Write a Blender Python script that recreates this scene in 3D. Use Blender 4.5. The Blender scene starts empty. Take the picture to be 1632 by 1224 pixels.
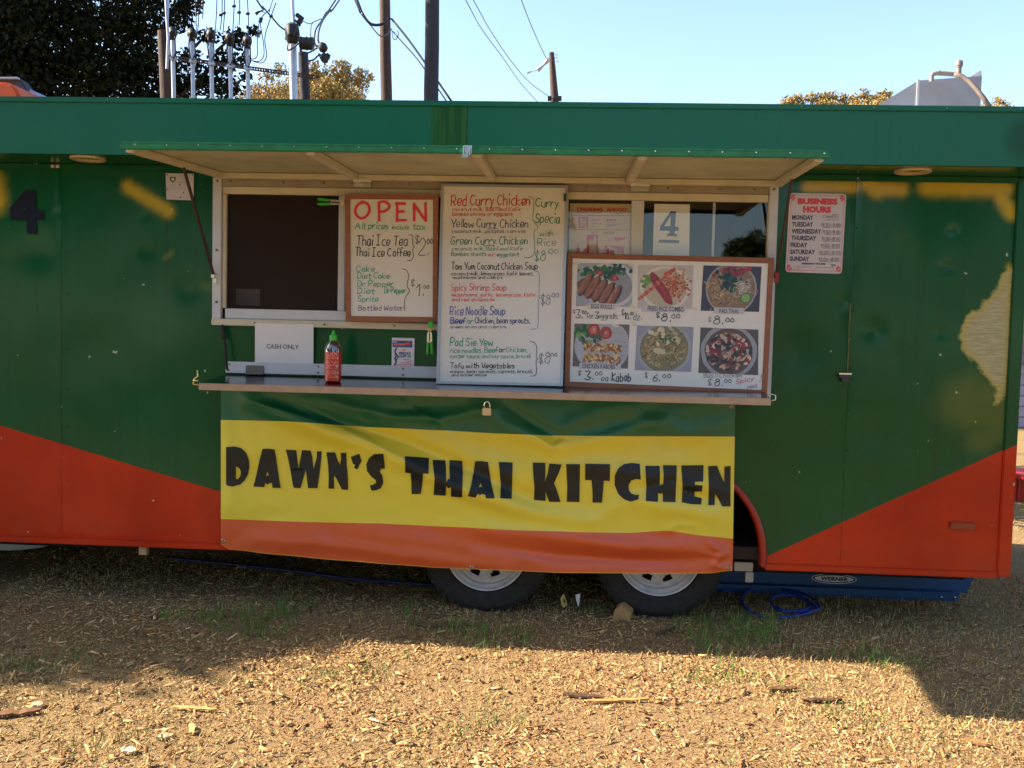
import bpy, bmesh, math, random
import numpy as np
from mathutils import Vector, Matrix, Euler, noise
from mathutils.geometry import tessellate_polygon
random.seed(7); rng = np.random.default_rng(11)
S = bpy.context.scene; COL = S.collection; R = math.radians

# ------------------------------------------------------------------ camera
F = 1510.0; CXP, CYP = 816.0, 612.0          # focal length and centre in photo pixels (1632 x 1224)
YAW, PITCH, ROLL = 0.05542, 0.05564, 0.02351
CAM = Vector((0, -4.538, 1.392))
fwd = Vector((-math.sin(YAW)*math.cos(PITCH), math.cos(YAW)*math.cos(PITCH), -math.sin(PITCH)))
r0 = Vector((math.cos(YAW), math.sin(YAW), 0)); u0 = r0.cross(fwd)
rgt = r0*math.cos(ROLL)+u0*math.sin(ROLL); upv = rgt.cross(fwd)
cd = bpy.data.cameras.new('camera'); cam = bpy.data.objects.new('camera', cd); COL.objects.link(cam)
cam.matrix_world = Matrix(((rgt.x, upv.x, -fwd.x, CAM.x), (rgt.y, upv.y, -fwd.y, CAM.y), (rgt.z, upv.z, -fwd.z, CAM.z), (0, 0, 0, 1)))
cd.sensor_width = 36; cd.lens = 36*F/1632; cd.clip_end = 1500; cd.clip_start = 0.05
S.camera = cam
# ------------------------------------------------------------------ light
SUN_EL, SUN_OFF = R(33), R(2.6)              # the sun stands left, a touch behind the trailer's long side
sdir = Vector((-math.cos(SUN_EL)*math.cos(SUN_OFF), math.cos(SUN_EL)*math.sin(SUN_OFF), math.sin(SUN_EL)))
w = bpy.data.worlds.new('World'); S.world = w; w.use_nodes = True
nt = w.node_tree; bg = nt.nodes['Background']; sk = nt.nodes.new('ShaderNodeTexSky')
sk.sky_type = 'NISHITA'; sk.sun_disc = False; sk.sun_elevation = SUN_EL; sk.sun_rotation = math.atan2(sdir.x, sdir.y)
sk.air_density = 1.0; sk.dust_density = 1.0; sk.ozone_density = 1.2; sk.altitude = 100
nt.links.new(sk.outputs[0], bg.inputs[0]); bg.inputs[1].default_value = 0.10
sl = bpy.data.lights.new('sun', 'SUN'); sl.energy = 5.0; sl.angle = R(0.53); sl.color = (1, .87, .68)
so = bpy.data.objects.new('sun', sl); COL.objects.link(so); so.rotation_euler = sdir.to_track_quat('Z', 'Y').to_euler()
S.view_settings.view_transform = 'Standard'; S.view_settings.look = 'None'; S.view_settings.gamma = 1
S.view_settings.exposure = 1.85
S.cycles.max_bounces = 8; S.cycles.transparent_max_bounces = 16

# ------------------------------------------------------------------ measuring helpers (photo pixel -> point on a real plane)
def ray(x, y): return fwd+rgt*((x-CXP)/F)-upv*((y-CYP)/F)
def onY(x, y, Y):
    d = ray(x, y); return CAM+d*((Y-CAM.y)/d.y)
def onZ(x, y, Z):
    d = ray(x, y); return CAM+d*((Z-CAM.z)/d.z)
def leanplane(yb, zb, yt, zt):               # plane y = yb + (z-zb)*k
    k = (yt-yb)/(zt-zb); n = Vector((0, 1, -k)).normalized(); p0 = Vector((0, yb, zb))
    def f(x, y, off=0.0):
        d = ray(x, y); t = ((p0-n*off)-CAM).dot(n)/d.dot(n); return CAM+d*t
    f.n = n; return f
def wallp(Y): return leanplane(Y, 0, Y, 1)
def lin(c):
    return tuple(((v/255)/12.92 if v/255 <= .04045 else ((v/255+.055)/1.055)**2.4) for v in c)

# ------------------------------------------------------------------ materials
MATS = {}
def mat(name, col=(.5, .5, .5), rough=.5, metal=0, spec=.5, vary=0, vscale=8, bump=0, bscale=60, col2=None, coat=0, attr=None, stretch=None):
    if name in MATS: return MATS[name]
    m = bpy.data.materials.new(name); m.use_nodes = True; t = m.node_tree; N = t.nodes; L = t.links
    b = N['Principled BSDF']; b.inputs['Roughness'].default_value = rough; b.inputs['Metallic'].default_value = metal
    b.inputs['Specular IOR Level'].default_value = spec; b.inputs['Base Color'].default_value = (*col, 1)
    b.inputs['Coat Weight'].default_value = coat; b.inputs['Coat Roughness'].default_value = .08
    tc = N.new('ShaderNodeTexCoord'); mp = N.new('ShaderNodeMapping'); L.new(tc.outputs['Object'], mp.inputs[0])
    if stretch: mp.inputs['Scale'].default_value = stretch
    src = None
    if attr:
        a = N.new('ShaderNodeAttribute'); a.attribute_name = attr; src = a.outputs['Color']; L.new(src, b.inputs['Base Color'])
    if vary:
        n = N.new('ShaderNodeTexNoise'); n.inputs['Scale'].default_value = vscale; n.inputs['Detail'].default_value = 5; n.inputs['Roughness'].default_value = .62
        L.new(mp.outputs[0], n.inputs['Vector'])
        mr = N.new('ShaderNodeMapRange'); mr.inputs['From Min'].default_value = .3; mr.inputs['From Max'].default_value = .7
        L.new(n.outputs[0], mr.inputs[0])
        mx = N.new('ShaderNodeMix'); mx.data_type = 'RGBA'; L.new(mr.outputs[0], mx.inputs[0])
        c2 = col2 if col2 else tuple(v*(1-vary) for v in col)
        if src:
            hs = N.new('ShaderNodeMix'); hs.data_type = 'RGBA'; hs.blend_type = 'MULTIPLY'; hs.inputs[0].default_value = 1
            L.new(src, hs.inputs[6]); mx.inputs[6].default_value = (1-vary,)*3+(1,); mx.inputs[7].default_value = (1, 1, 1, 1)
            L.new(mx.outputs[2], hs.inputs[7]); L.new(hs.outputs[2], b.inputs['Base Color'])
        else:
            mx.inputs[6].default_value = (*c2, 1); mx.inputs[7].default_value = (*col, 1); L.new(mx.outputs[2], b.inputs['Base Color'])
        rr = N.new('ShaderNodeMapRange'); rr.inputs['To Min'].default_value = min(1, rough*1.25); rr.inputs['To Max'].default_value = rough*.8
        L.new(n.outputs[0], rr.inputs[0]); L.new(rr.outputs[0], b.inputs['Roughness'])
    if bump:
        n2 = N.new('ShaderNodeTexNoise'); n2.inputs['Scale'].default_value = bscale; n2.inputs['Detail'].default_value = 4
        L.new(mp.outputs[0], n2.inputs['Vector']); bp = N.new('ShaderNodeBump'); bp.inputs['Strength'].default_value = bump; bp.inputs['Distance'].default_value = .01
        L.new(n2.outputs[0], bp.inputs['Height']); L.new(bp.outputs[0], b.inputs['Normal'])
    MATS[name] = m; return m
M_CREAM = mat('cream_enamel', lin((196, 188, 166)), .45, vary=.22, vscale=9, bump=.05, bscale=30)
M_UNDER = mat('awning_board', lin((182, 180, 156)), .6, vary=.35, vscale=4, bump=.05)
M_ALU = mat('white_aluminium', lin((188, 190, 194)), .35, vary=.12, vscale=14, bump=.03)
M_STEEL = mat('stainless_steel', lin((150, 152, 155)), .16, metal=1, vary=.2, vscale=25, stretch=(1, 12, 12))
M_LIP = mat('counter_edge', lin((170, 150, 134)), .4, metal=.6, vary=.2, vscale=20)
M_CHROME = mat('bright_metal', lin((210, 210, 205)), .22, metal=1)
M_GALV = mat('galvanised', lin((178, 184, 196)), .42, metal=.55, vary=.2, vscale=10)
M_HOOD = mat('hood_sheet', lin((176, 174, 178)), .45, metal=.55, vary=.3, vscale=4)
M_DARK = mat('dark_rubber', (.012, .012, .013), .65, vary=.3)
M_TYRE = mat('tyre_rubber', (.017, .016, .016), .8, vary=.45, vscale=30, bump=.2, bscale=90)
M_RIM = mat('rim_paint', lin((200, 200, 205)), .4, vary=.3, vscale=18, bump=.05)
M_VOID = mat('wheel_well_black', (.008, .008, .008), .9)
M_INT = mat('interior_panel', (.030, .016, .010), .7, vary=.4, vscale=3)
M_RUST = mat('rusty_bar', lin((64, 46, 42)), .6, vary=.4, vscale=30)
M_CORK = mat('board_frame_wood', lin((142, 88, 58)), .55, vary=.25, vscale=20, bump=.1, bscale=120, stretch=(1, 1, 3))
M_WB = mat('whiteboard_face', lin((206, 204, 200)), .14, vary=.05, vscale=5)
M_PAPER = mat('paper_white', lin((212, 210, 210)), .7, vary=.05, vscale=12, bump=.05, bscale=20)
M_SIGN = mat('sign_plastic', lin((190, 182, 186)), .3, vary=.05)
M_PRINT = mat('printed_ink', rough=.45, attr='Col')
M_PHOTO = mat('photo_print', rough=.3, attr='Col', vary=.25, vscale=160)
M_GREENPL = mat('green_plastic', lin((50, 170, 50)), .35)
M_POLE = mat('pole_wood', lin((76, 54, 48)), .8, vary=.45, vscale=14, bump=.5, bscale=20, stretch=(6, 6, .5))
M_POLED = mat('dark_pole_wood', lin((52, 48, 58)), .8, vary=.4, vscale=14, bump=.5, bscale=20, stretch=(6, 6, .5))
M_CABLE = mat('black_cable', (.015, .016, .03), .5)
M_WIRE = mat('grey_wire', (.10, .12, .15), .6)
M_BARK = mat('bark', (.06, .042, .03), .9, vary=.5, vscale=12, bump=.6, bscale=25, stretch=(4, 4, .8))
M_BLUE = mat('ladder_fibreglass', lin((20, 72, 122)), .42, vary=.25, vscale=18)
M_CORD = mat('blue_cord', lin((20, 55, 150)), .45)
M_WOODBLK = mat('cut_timber', lin((176, 138, 88)), .75, vary=.3, vscale=25, bump=.2, stretch=(1, 6, 6))
M_REDL = mat('red_reflector', lin((130, 8, 12)), .2, coat=.6)
M_ORSHELL = mat('orange_shell', lin((214, 92, 40)), .45, vary=.25, vscale=6)
M_DKPLAS = mat('dark_panel', lin((52, 50, 60)), .55, vary=.2)
M_LIGHTB = mat('pale_blue_tarp', lin((150, 170, 200)), .6, vary=.2)
M_REDW = mat('red_painted_wood', lin((190, 40, 35)), .55, vary=.2)
M_WHITEPL = mat('white_plastic', lin((200, 202, 205)), .45, vary=.15)

def glassmat(name, tint, refl, mul=1.6):
    m = bpy.data.materials.new(name); m.use_nodes = True; t = m.node_tree; N = t.nodes; L = t.links; N.clear()
    o = N.new('ShaderNodeOutputMaterial'); mx = N.new('ShaderNodeMixShader'); tr = N.new('ShaderNodeBsdfTransparent'); gl = N.new('ShaderNodeBsdfGlossy')
    tr.inputs[0].default_value = (*tint, 1); gl.inputs[0].default_value = (1, 1, 1, 1); gl.inputs['Roughness'].default_value = .02
    fr = N.new('ShaderNodeFresnel'); fr.inputs[0].default_value = 1.5; ad = N.new('ShaderNodeMath'); ad.operation = 'MULTIPLY_ADD'
    L.new(fr.outputs[0], ad.inputs[0]); ad.inputs[1].default_value = mul; ad.inputs[2].default_value = refl
    n = N.new('ShaderNodeTexNoise'); n.inputs['Scale'].default_value = 2.2; bp = N.new('ShaderNodeBump'); bp.inputs['Strength'].default_value = .06; bp.inputs['Distance'].default_value = .02
    L.new(n.outputs[0], bp.inputs['Height']); L.new(bp.outputs[0], gl.inputs['Normal'])
    L.new(ad.outputs[0], mx.inputs[0]); L.new(tr.outputs[0], mx.inputs[1]); L.new(gl.outputs[0], mx.inputs[2]); L.new(mx.outputs[0], o.inputs[0])
    return m
M_GLASS = glassmat('window_glass', (.93, .94, .93), .015, 1.1)
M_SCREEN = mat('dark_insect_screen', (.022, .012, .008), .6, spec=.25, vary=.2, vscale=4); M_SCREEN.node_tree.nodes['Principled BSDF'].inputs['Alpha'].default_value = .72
M_CLEARPL = glassmat('clear_plastic', (.72, .8, .7), .1)

def paint_material(name, kind):
    """trailer paint: green over red diagonals, with yellow overspray, a sanded patch with painted glare and painted olive reflections carried as attributes"""
    m = bpy.data.materials.new(name); m.use_nodes = True; t = m.node_tree; N = t.nodes; L = t.links; b = N['Principled BSDF']
    geo = N.new('ShaderNodeTexCoord'); sx = N.new('ShaderNodeSeparateXYZ'); L.new(geo.outputs['Object'], sx.inputs[0])
    def noise_(sc, det=4, vec=None, ro=.55):
        n = N.new('ShaderNodeTexNoise'); n.inputs['Scale'].default_value = sc; n.inputs['Detail'].default_value = det; n.inputs['Roughness'].default_value = ro
        L.new(vec or geo.outputs['Object'], n.inputs['Vector']); return n.outputs[0]
    def mth(op, a, bb=0, c=None):
        k = N.new('ShaderNodeMath'); k.operation = op
        for i, v in enumerate((a, bb, c)):
            if v is None: continue
            if isinstance(v, (int, float)): k.inputs[i].default_value = v
            else: L.new(v, k.inputs[i])
        return k.outputs[0]
    def mixc(f, a, bb):
        k = N.new('ShaderNodeMix'); k.data_type = 'RGBA'
        if isinstance(f, (int, float)): k.inputs[0].default_value = f
        else: L.new(f, k.inputs[0])
        for i, v in ((6, a), (7, bb)):
            if isinstance(v, tuple): k.inputs[i].default_value = (*v, 1)
            else: L.new(v, k.inputs[i])
        return k.outputs[2]
    def rng_(v, a, bb, c=0, d=1):
        k = N.new('ShaderNodeMapRange'); L.new(v, k.inputs[0]); k.inputs[1].default_value = a; k.inputs[2].default_value = bb; k.inputs[3].default_value = c; k.inputs[4].default_value = d; k.interpolation_type = 'SMOOTHSTEP'; return k.outputs[0]
    if kind == 'wall':
        g = mixc(rng_(noise_(1.3, 4), .35, .7), (.0030, .064, .019), (.0048, .082, .029))
        g = mixc(rng_(noise_(45, 3), .62, .8), g, (.006, .094, .036))
        at = N.new('ShaderNodeAttribute'); at.attribute_name = 'Patch'; sp = N.new('ShaderNodeSeparateColor'); L.new(at.outputs['Color'], sp.inputs[0])
        n1 = noise_(26, 3); olive_refl = rng_(mth('ADD', sp.outputs['Blue'], mth('MULTIPLY', mth('SUBTRACT', noise_(5, 5), .5), .9)), .25, 1.0)
        mpd = N.new('ShaderNodeMapping'); L.new(geo.outputs['Object'], mpd.inputs[0]); mpd.inputs['Scale'].default_value = (26, 1, .9)
        g = mixc(mth('MULTIPLY', rng_(noise_(1, 5, mpd.outputs[0]), .52, .75), .45), g, (.006, .040, .016))
        g = mixc(mth('MULTIPLY', olive_refl, .6), g, lin((92, 104, 44)))
        yl = rng_(mth('ADD', sp.outputs['Red'], mth('MULTIPLY', mth('SUBTRACT', n1, .5), .34)), .06, 1.0)
        g = mixc(mth('MULTIPLY', yl, .95), g, lin((186, 160, 40)))
        mp = N.new('ShaderNodeMapping'); L.new(geo.outputs['Object'], mp.inputs[0]); mp.inputs['Rotation'].default_value = (0, R(24), 0); mp.inputs['Scale'].default_value = (5, 1, 34)
        scr = noise_(3, 9, mp.outputs[0], .75)
        sc = rng_(mth('ADD', sp.outputs['Green'], mth('ADD', mth('MULTIPLY', mth('SUBTRACT', noise_(30, 4), .5), .30), mth('MULTIPLY', mth('SUBTRACT', scr, .5), .22))), .42, .56)
        sanded_glare = mixc(rng_(scr, .35, .65), lin((150, 140, 92)), lin((178, 170, 136)))
        edge = rng_(sp.outputs['Green'], .75, .45)
        sanded_glare = mixc(mth('MULTIPLY', edge, .7), sanded_glare, lin((172, 156, 52)))
        g = mixc(sc, g, sanded_glare)
        a1, a2 = onY(0, 678, 0), onY(350, 783, 0); b1, b2 = onY(1215, 890, 0), onY(1622, 707, 0)
        def below(p, q):
            k = (q.z-p.z)/(q.x-p.x); return mth('LESS_THAN', sx.outputs['Z'], mth('ADD', mth('MULTIPLY', sx.outputs['X'], k), p.z-k*p.x))
        red = mth('MAXIMUM', below(a1, a2), below(b1, b2))
        rc = mixc(rng_(noise_(1.6, 4), .35, .7), (.38, .017, .004), (.52, .032, .008))
        rc = mixc(mth('MULTIPLY', rng_(noise_(3.2, 6), .58, .75), .35), rc, (.16, .014, .006))
        c = mixc(red, g, rc)
        # chips and scuffs down to primer
        chip = mth('MULTIPLY', rng_(noise_(22, 2), .735, .75), 1)
        c = mixc(mth('MULTIPLY', chip, .8), c, (.45, .45, .40))
        dust = mth('MULTIPLY', rng_(sx.outputs['Z'], .55, .28), rng_(noise_(7, 5), .35, .75))
        c = mixc(mth('MULTIPLY', dust, .15), c, (.16, .10, .06))
        L.new(c, b.inputs['Base Color'])
        ro = mth('ADD', rng_(noise_(2.2, 5), .3, .75, .10, .22), mth('MULTIPLY', sc, .45)); L.new(ro, b.inputs['Roughness'])
        b.inputs['Specular IOR Level'].default_value = .26
    else:
        at = N.new('ShaderNodeAttribute'); at.attribute_name = 'Patch'; sp = N.new('ShaderNodeSeparateColor'); L.new(at.outputs['Color'], sp.inputs[0])
        g = mixc(rng_(noise_(1.1, 5), .3, .7), (.010, .108, .062), (.014, .128, .074))
        g = mixc(rng_(noise_(180, 2), .3, .8), g, (.012, .116, .066))
        mp = N.new('ShaderNodeMapping'); L.new(geo.outputs['Object'], mp.inputs[0]); mp.inputs['Scale'].default_value = (60, 1, 2)
        st = noise_(1, 4, mp.outputs[0])
        pk = rng_(mth('ADD', sp.outputs['Red'], mth('MULTIPLY', mth('SUBTRACT', st, .5), .5)), .35, .65)
        g = mixc(pk, g, mixc(rng_(st, .4, .6), (.012, .07, .018), (.03, .10, .02)))
        pk2 = rng_(sp.outputs['Green'], .3, .7); g = mixc(mth('MULTIPLY', pk2, .85), g, (.010, .065, .035))
        drip = mth('MULTIPLY', rng_(st, .56, .74), .35)
        g = mixc(mth('MULTIPLY', drip, .8), g, (.014, .085, .065))
        L.new(g, b.inputs['Base Color']); b.inputs['Roughness'].default_value = .3; b.inputs['Specular IOR Level'].default_value = .22
    bp = N.new('ShaderNodeBump'); bp.inputs['Strength'].default_value = .07; bp.inputs['Distance'].default_value = .003
    L.new(noise_(260, 2), bp.inputs['Height']); L.new(bp.outputs[0], b.inputs['Normal'])
    return m
M_WALL = paint_material('trailer_wall_paint', 'wall'); M_FASC = paint_material('fascia_paint', 'fascia')
M_LIPG = mat('awning_green_edge', (.012, .20, .065), .4, vary=.45, vscale=20)

# ------------------------------------------------------------------ mesh helpers
class MB:
    def __init__(s): s.v = []; s.f = []; s.c = []
    def add(s, vs, fs, col=None):
        o = len(s.v); s.v += [tuple(v) for v in vs]; s.f += [tuple(i+o for i in f) for f in fs]
        s.c += [col or (1, 1, 1)]*len(vs)
    def box(s, a, b, col=None):
        x0, y0, z0 = a; x1, y1, z1 = b
        s.add([(x0, y0, z0), (x1, y0, z0), (x1, y1, z0), (x0, y1, z0), (x0, y0, z1), (x1, y0, z1), (x1, y1, z1), (x0, y1, z1)],
              [(0, 3, 2, 1), (4, 5, 6, 7), (0, 1, 5, 4), (1, 2, 6, 5), (2, 3, 7, 6), (3, 0, 4, 7)], col)
        return s
    def obox(s, p, q, wdt, hgt, col=None, up=Vector((0, 0, 1))):   # bar from p to q
        p = Vector(p); q = Vector(q); d = (q-p).normalized(); a = d.cross(up)
        if a.length < 1e-4: a = d.cross(Vector((0, 1, 0)))
        a.normalize(); b = a.cross(d); vs = []
        for e in (p, q):
            for i, j in ((-1, -1), (1, -1), (1, 1), (-1, 1)): vs.append(e+a*(i*wdt/2)+b*(j*hgt/2))
        s.add(vs, [(0, 1, 2, 3), (7, 6, 5, 4), (0, 4, 5, 1), (1, 5, 6, 2), (2, 6, 7, 3), (3, 7, 4, 0)], col); return s
    def slab(s, quad, n, th, col=None):        # quad corners, extruded along n
        q = [Vector(p) for p in quad]; m = len(q); b = [p+n*th for p in q]
        s.add(q+b, [tuple(range(m)), tuple(range(2*m-1, m-1, -1))]+[((i+1) % m, i, i+m, (i+1) % m+m) for i in range(m)], col); return s
    def tube(s, pts, rad, seg=8, caps=True, col=None):
        pts = [Vector(p) for p in pts]; n = len(pts); vs = []; prev = None
        for i, p in enumerate(pts):
            d = (pts[min(i+1, n-1)]-pts[max(i-1, 0)]).normalized()
            if prev is None:
                a = d.cross(Vector((0, 0, 1)))
                if a.length < .05: a = d.cross(Vector((0, 1, 0)))
            else: a = prev-d*prev.dot(d)
            a.normalize(); prev = a; b = d.cross(a); r = rad[i] if hasattr(rad, '__len__') else rad
            for k in range(seg):
                t = 2*math.pi*k/seg; vs.append(p+a*(math.cos(t)*r)+b*(math.sin(t)*r))
        fs = [(i*seg+k, i*seg+(k+1) % seg, (i+1)*seg+(k+1) % seg, (i+1)*seg+k) for i in range(n-1) for k in range(seg)]
        if caps: fs += [tuple(range(seg-1, -1, -1)), tuple(range((n-1)*seg, n*seg))]
        s.add(vs, fs, col); return s
    def lathe(s, c, prof, seg=32, axis='z', skip=None):  # prof [(r, h)]
        c = Vector(c); vs = []
        for r, h in prof:
            for k in range(seg):
                t = 2*math.pi*k/seg; x, y = r*math.cos(t), r*math.sin(t)
                vs.append(c+(Vector((x, y, h)) if axis == 'z' else Vector((x, h, y))))
        fs = []
        for i in range(len(prof)-1):
            for k in range(seg):
                if skip and skip(i, k): continue
                fs.append((i*seg+k, i*seg+(k+1) % seg, (i+1)*seg+(k+1) % seg, (i+1)*seg+k))
        s.add(vs, fs); return s
    def mesh(s, name, m, smooth=False, bevel=0, recentre=False, col=False):
        me = bpy.data.meshes.new(name); me.from_pydata(s.v, [], s.f); me.update()
        if col:
            ca = me.color_attributes.new('Col', 'FLOAT_COLOR', 'POINT')
            ca.data.foreach_set('color', [x for c in s.c for x in (*c, 1)])
        bm = bmesh.new(); bm.from_mesh(me)
        if not col: bmesh.ops.recalc_face_normals(bm, faces=bm.faces)
        if bevel: bmesh.ops.bevel(bm, geom=[e for e in bm.edges], offset=bevel, segments=2, affect='EDGES', clamp_overlap=True)
        bm.to_mesh(me); bm.free()
        if m: me.materials.append(m)
        if smooth:
            for p in me.polygons: p.use_smooth = True
            if smooth != 1: me.set_sharp_from_angle(angle=smooth)
        return me
def link(name, me, parent=None):
    o = bpy.data.objects.new(name, me); COL.objects.link(o)
    if parent:
        o.parent = parent; base = Vector(parent.location)
        pp = parent.parent
        o.location = -base if not pp else Vector((0, 0, 0))
    return o
def tag(o, label, cat, group=None, kind=None):
    if label: o['label'] = label
    if cat: o['category'] = cat
    if group: o['group'] = group
    if kind: o['kind'] = kind
    return o
def root(name, loc, label, cat, group=None):
    o = bpy.data.objects.new(name, None); COL.objects.link(o); o.location = loc; o.empty_display_size = .1
    return tag(o, label, cat, group)
def part(name, mb, m, parent, **k):
    return link(name, mb.mesh(name, m, **k), parent)
def solo(name, mb, m, label, cat, group=None, kind=None, **k):
    me = mb.mesh(name, m, **k); vs = np.zeros(len(me.vertices)*3); me.vertices.foreach_get('co', vs); vs = vs.reshape(-1, 3)
    c = Vector(((vs[:, 0].min()+vs[:, 0].max())/2, (vs[:, 1].min()+vs[:, 1].max())/2, vs[:, 2].min()))
    me.transform(Matrix.Translation(-c)); o = link(name, me); o.location = c; return tag(o, label, cat, group, kind)
def npmesh(name, V, Fq, m, col=None, smooth=False):
    me = bpy.data.meshes.new(name); n = len(V); k = Fq.shape[1]
    me.vertices.add(n); me.vertices.foreach_set('co', V.astype(np.float32).ravel())
    me.loops.add(Fq.size); me.loops.foreach_set('vertex_index', Fq.astype(np.int32).ravel())
    me.polygons.add(len(Fq)); me.polygons.foreach_set('loop_start', np.arange(0, Fq.size, k, dtype=np.int32))
    me.update(calc_edges=True)
    if col is not None:
        ca = me.color_attributes.new('Col', 'FLOAT_COLOR', 'POINT'); ca.data.foreach_set('color', np.c_[col, np.ones(n)].astype(np.float32).ravel())
    if smooth: me.polygons.foreach_set('use_smooth', np.ones(len(Fq), dtype=bool))
    me.materials.append(m); return me

# ------------------------------------------------------------------ lettering
_fc = {}
def bfont(text, bold=0.0):
    k = (text, bold)
    if k not in _fc:
        c = bpy.data.curves.new('t', 'FONT'); c.body = text; c.offset = bold; c.resolution_u = 2; c.fill_mode = 'FRONT' if hasattr(c, 'fill_mode') else 'BOTH'
        o = bpy.data.objects.new('t', c); COL.objects.link(o); bpy.context.view_layer.update()
        me = o.evaluated_get(bpy.context.evaluated_depsgraph_get()).to_mesh()
        vs = [(v.co.x, v.co.y) for v in me.vertices]; fs = [tuple(p.vertices) for p in me.polygons]
        COL.objects.unlink(o); bpy.data.objects.remove(o); bpy.data.curves.remove(c)
        x0 = min(v[0] for v in vs); x1 = max(v[0] for v in vs); h = max(v[1] for v in vs); _fc[k] = ([((a-x0)/(x1-x0), b/.73) for a, b in vs], fs)
    return _fc[k]
GL = {'A': "02 39 62,15 55", 'B': "09 02,09 39 57 36 06,36 54 52 32 02", 'C': "58 39 18 05 13 32 53", 'D': "09 02,09 39 57 54 32 02", 'E': "59 09 02 52,06 46",
 'F': "59 09 02,06 46", 'G': "58 39 17 04 12 42 55 35", 'H': "09 02,59 52,06 56", 'I': "09 49,29 22,02 42", 'J': "59 53 32 13", 'K': "09 02,58 05 52", 'L': "09 02 52",
 'M': "02 09 35 69 62", 'N': "02 09 52 59", 'O': "39 17 04 22 42 64 67 49 29", 'P': "02 09 49 57 35 05", 'Q': "39 17 04 22 42 64 67 49 29,44 62", 'R': "09 02,09 49 57 45 05,25 52",
 'S': "58 39 18 16 45 54 32 03", 'T': "09 69,39 32", 'U': "09 03 22 42 53 59", 'V': "09 32 69", 'W': "09 12 36 52 69", 'X': "09 62,69 02", 'Y': "09 35 69,35 32", 'Z': "09 59 02 52",
 'a': "46 16 03 12 32 45,46 42", 'b': "09 02,05 26 45 43 22 02", 'c': "46 26 04 22 42", 'd': "49 42,46 16 04 12 42", 'e': "04 44 46 16 03 22 43", 'f': "48 29 17 12,05 35",
 'g': "46 16 04 13 43,46 41 20 00", 'h': "09 02,05 26 45 42", 'i': "16 12,18 19", 'j': "26 21 00,28 29", 'k': "09 02,46 04 42", 'l': "19 12", 'm': "06 02 05 16 35 32 35 46 65 62",
 'n': "06 02 05 26 45 42", 'o': "26 04 13 32 44 36 16", 'p': "06 00,05 26 45 43 22 03", 'q': "46 40,46 16 04 13 43", 'r': "06 02,04 26 46", 's': "46 16 05 34 43 22 02", 't': "28 22 42,06 46",
 'u': "06 03 22 42 46 42", 'v': "06 22 46", 'w': "06 12 35 52 66", 'x': "06 42,46 02", 'y': "06 23,46 10", 'z': "06 46 02 42",
 '0': "29 06 04 22 43 46 29", '1': "07 29 22", '2': "07 29 48 46 02 52", '3': "09 49 25 54 32 03", '4': "39 04 54,39 32", '5': "59 09 06 46 53 22 02", '6': "48 16 03 22 43 45 05",
 '7': "09 59 22", '8': "29 07 46 43 22 03 05 47 29", '9': "47 29 07 05 46,48 42", '$': "47 28 07 24 43 22 03,21 29", '.': "12 13", ',': "12 01", ':': "13 14,17 18", '-': "05 45", '!': "19 15,12 13", '&': "52 08 29 46 03 22 54"}
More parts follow.
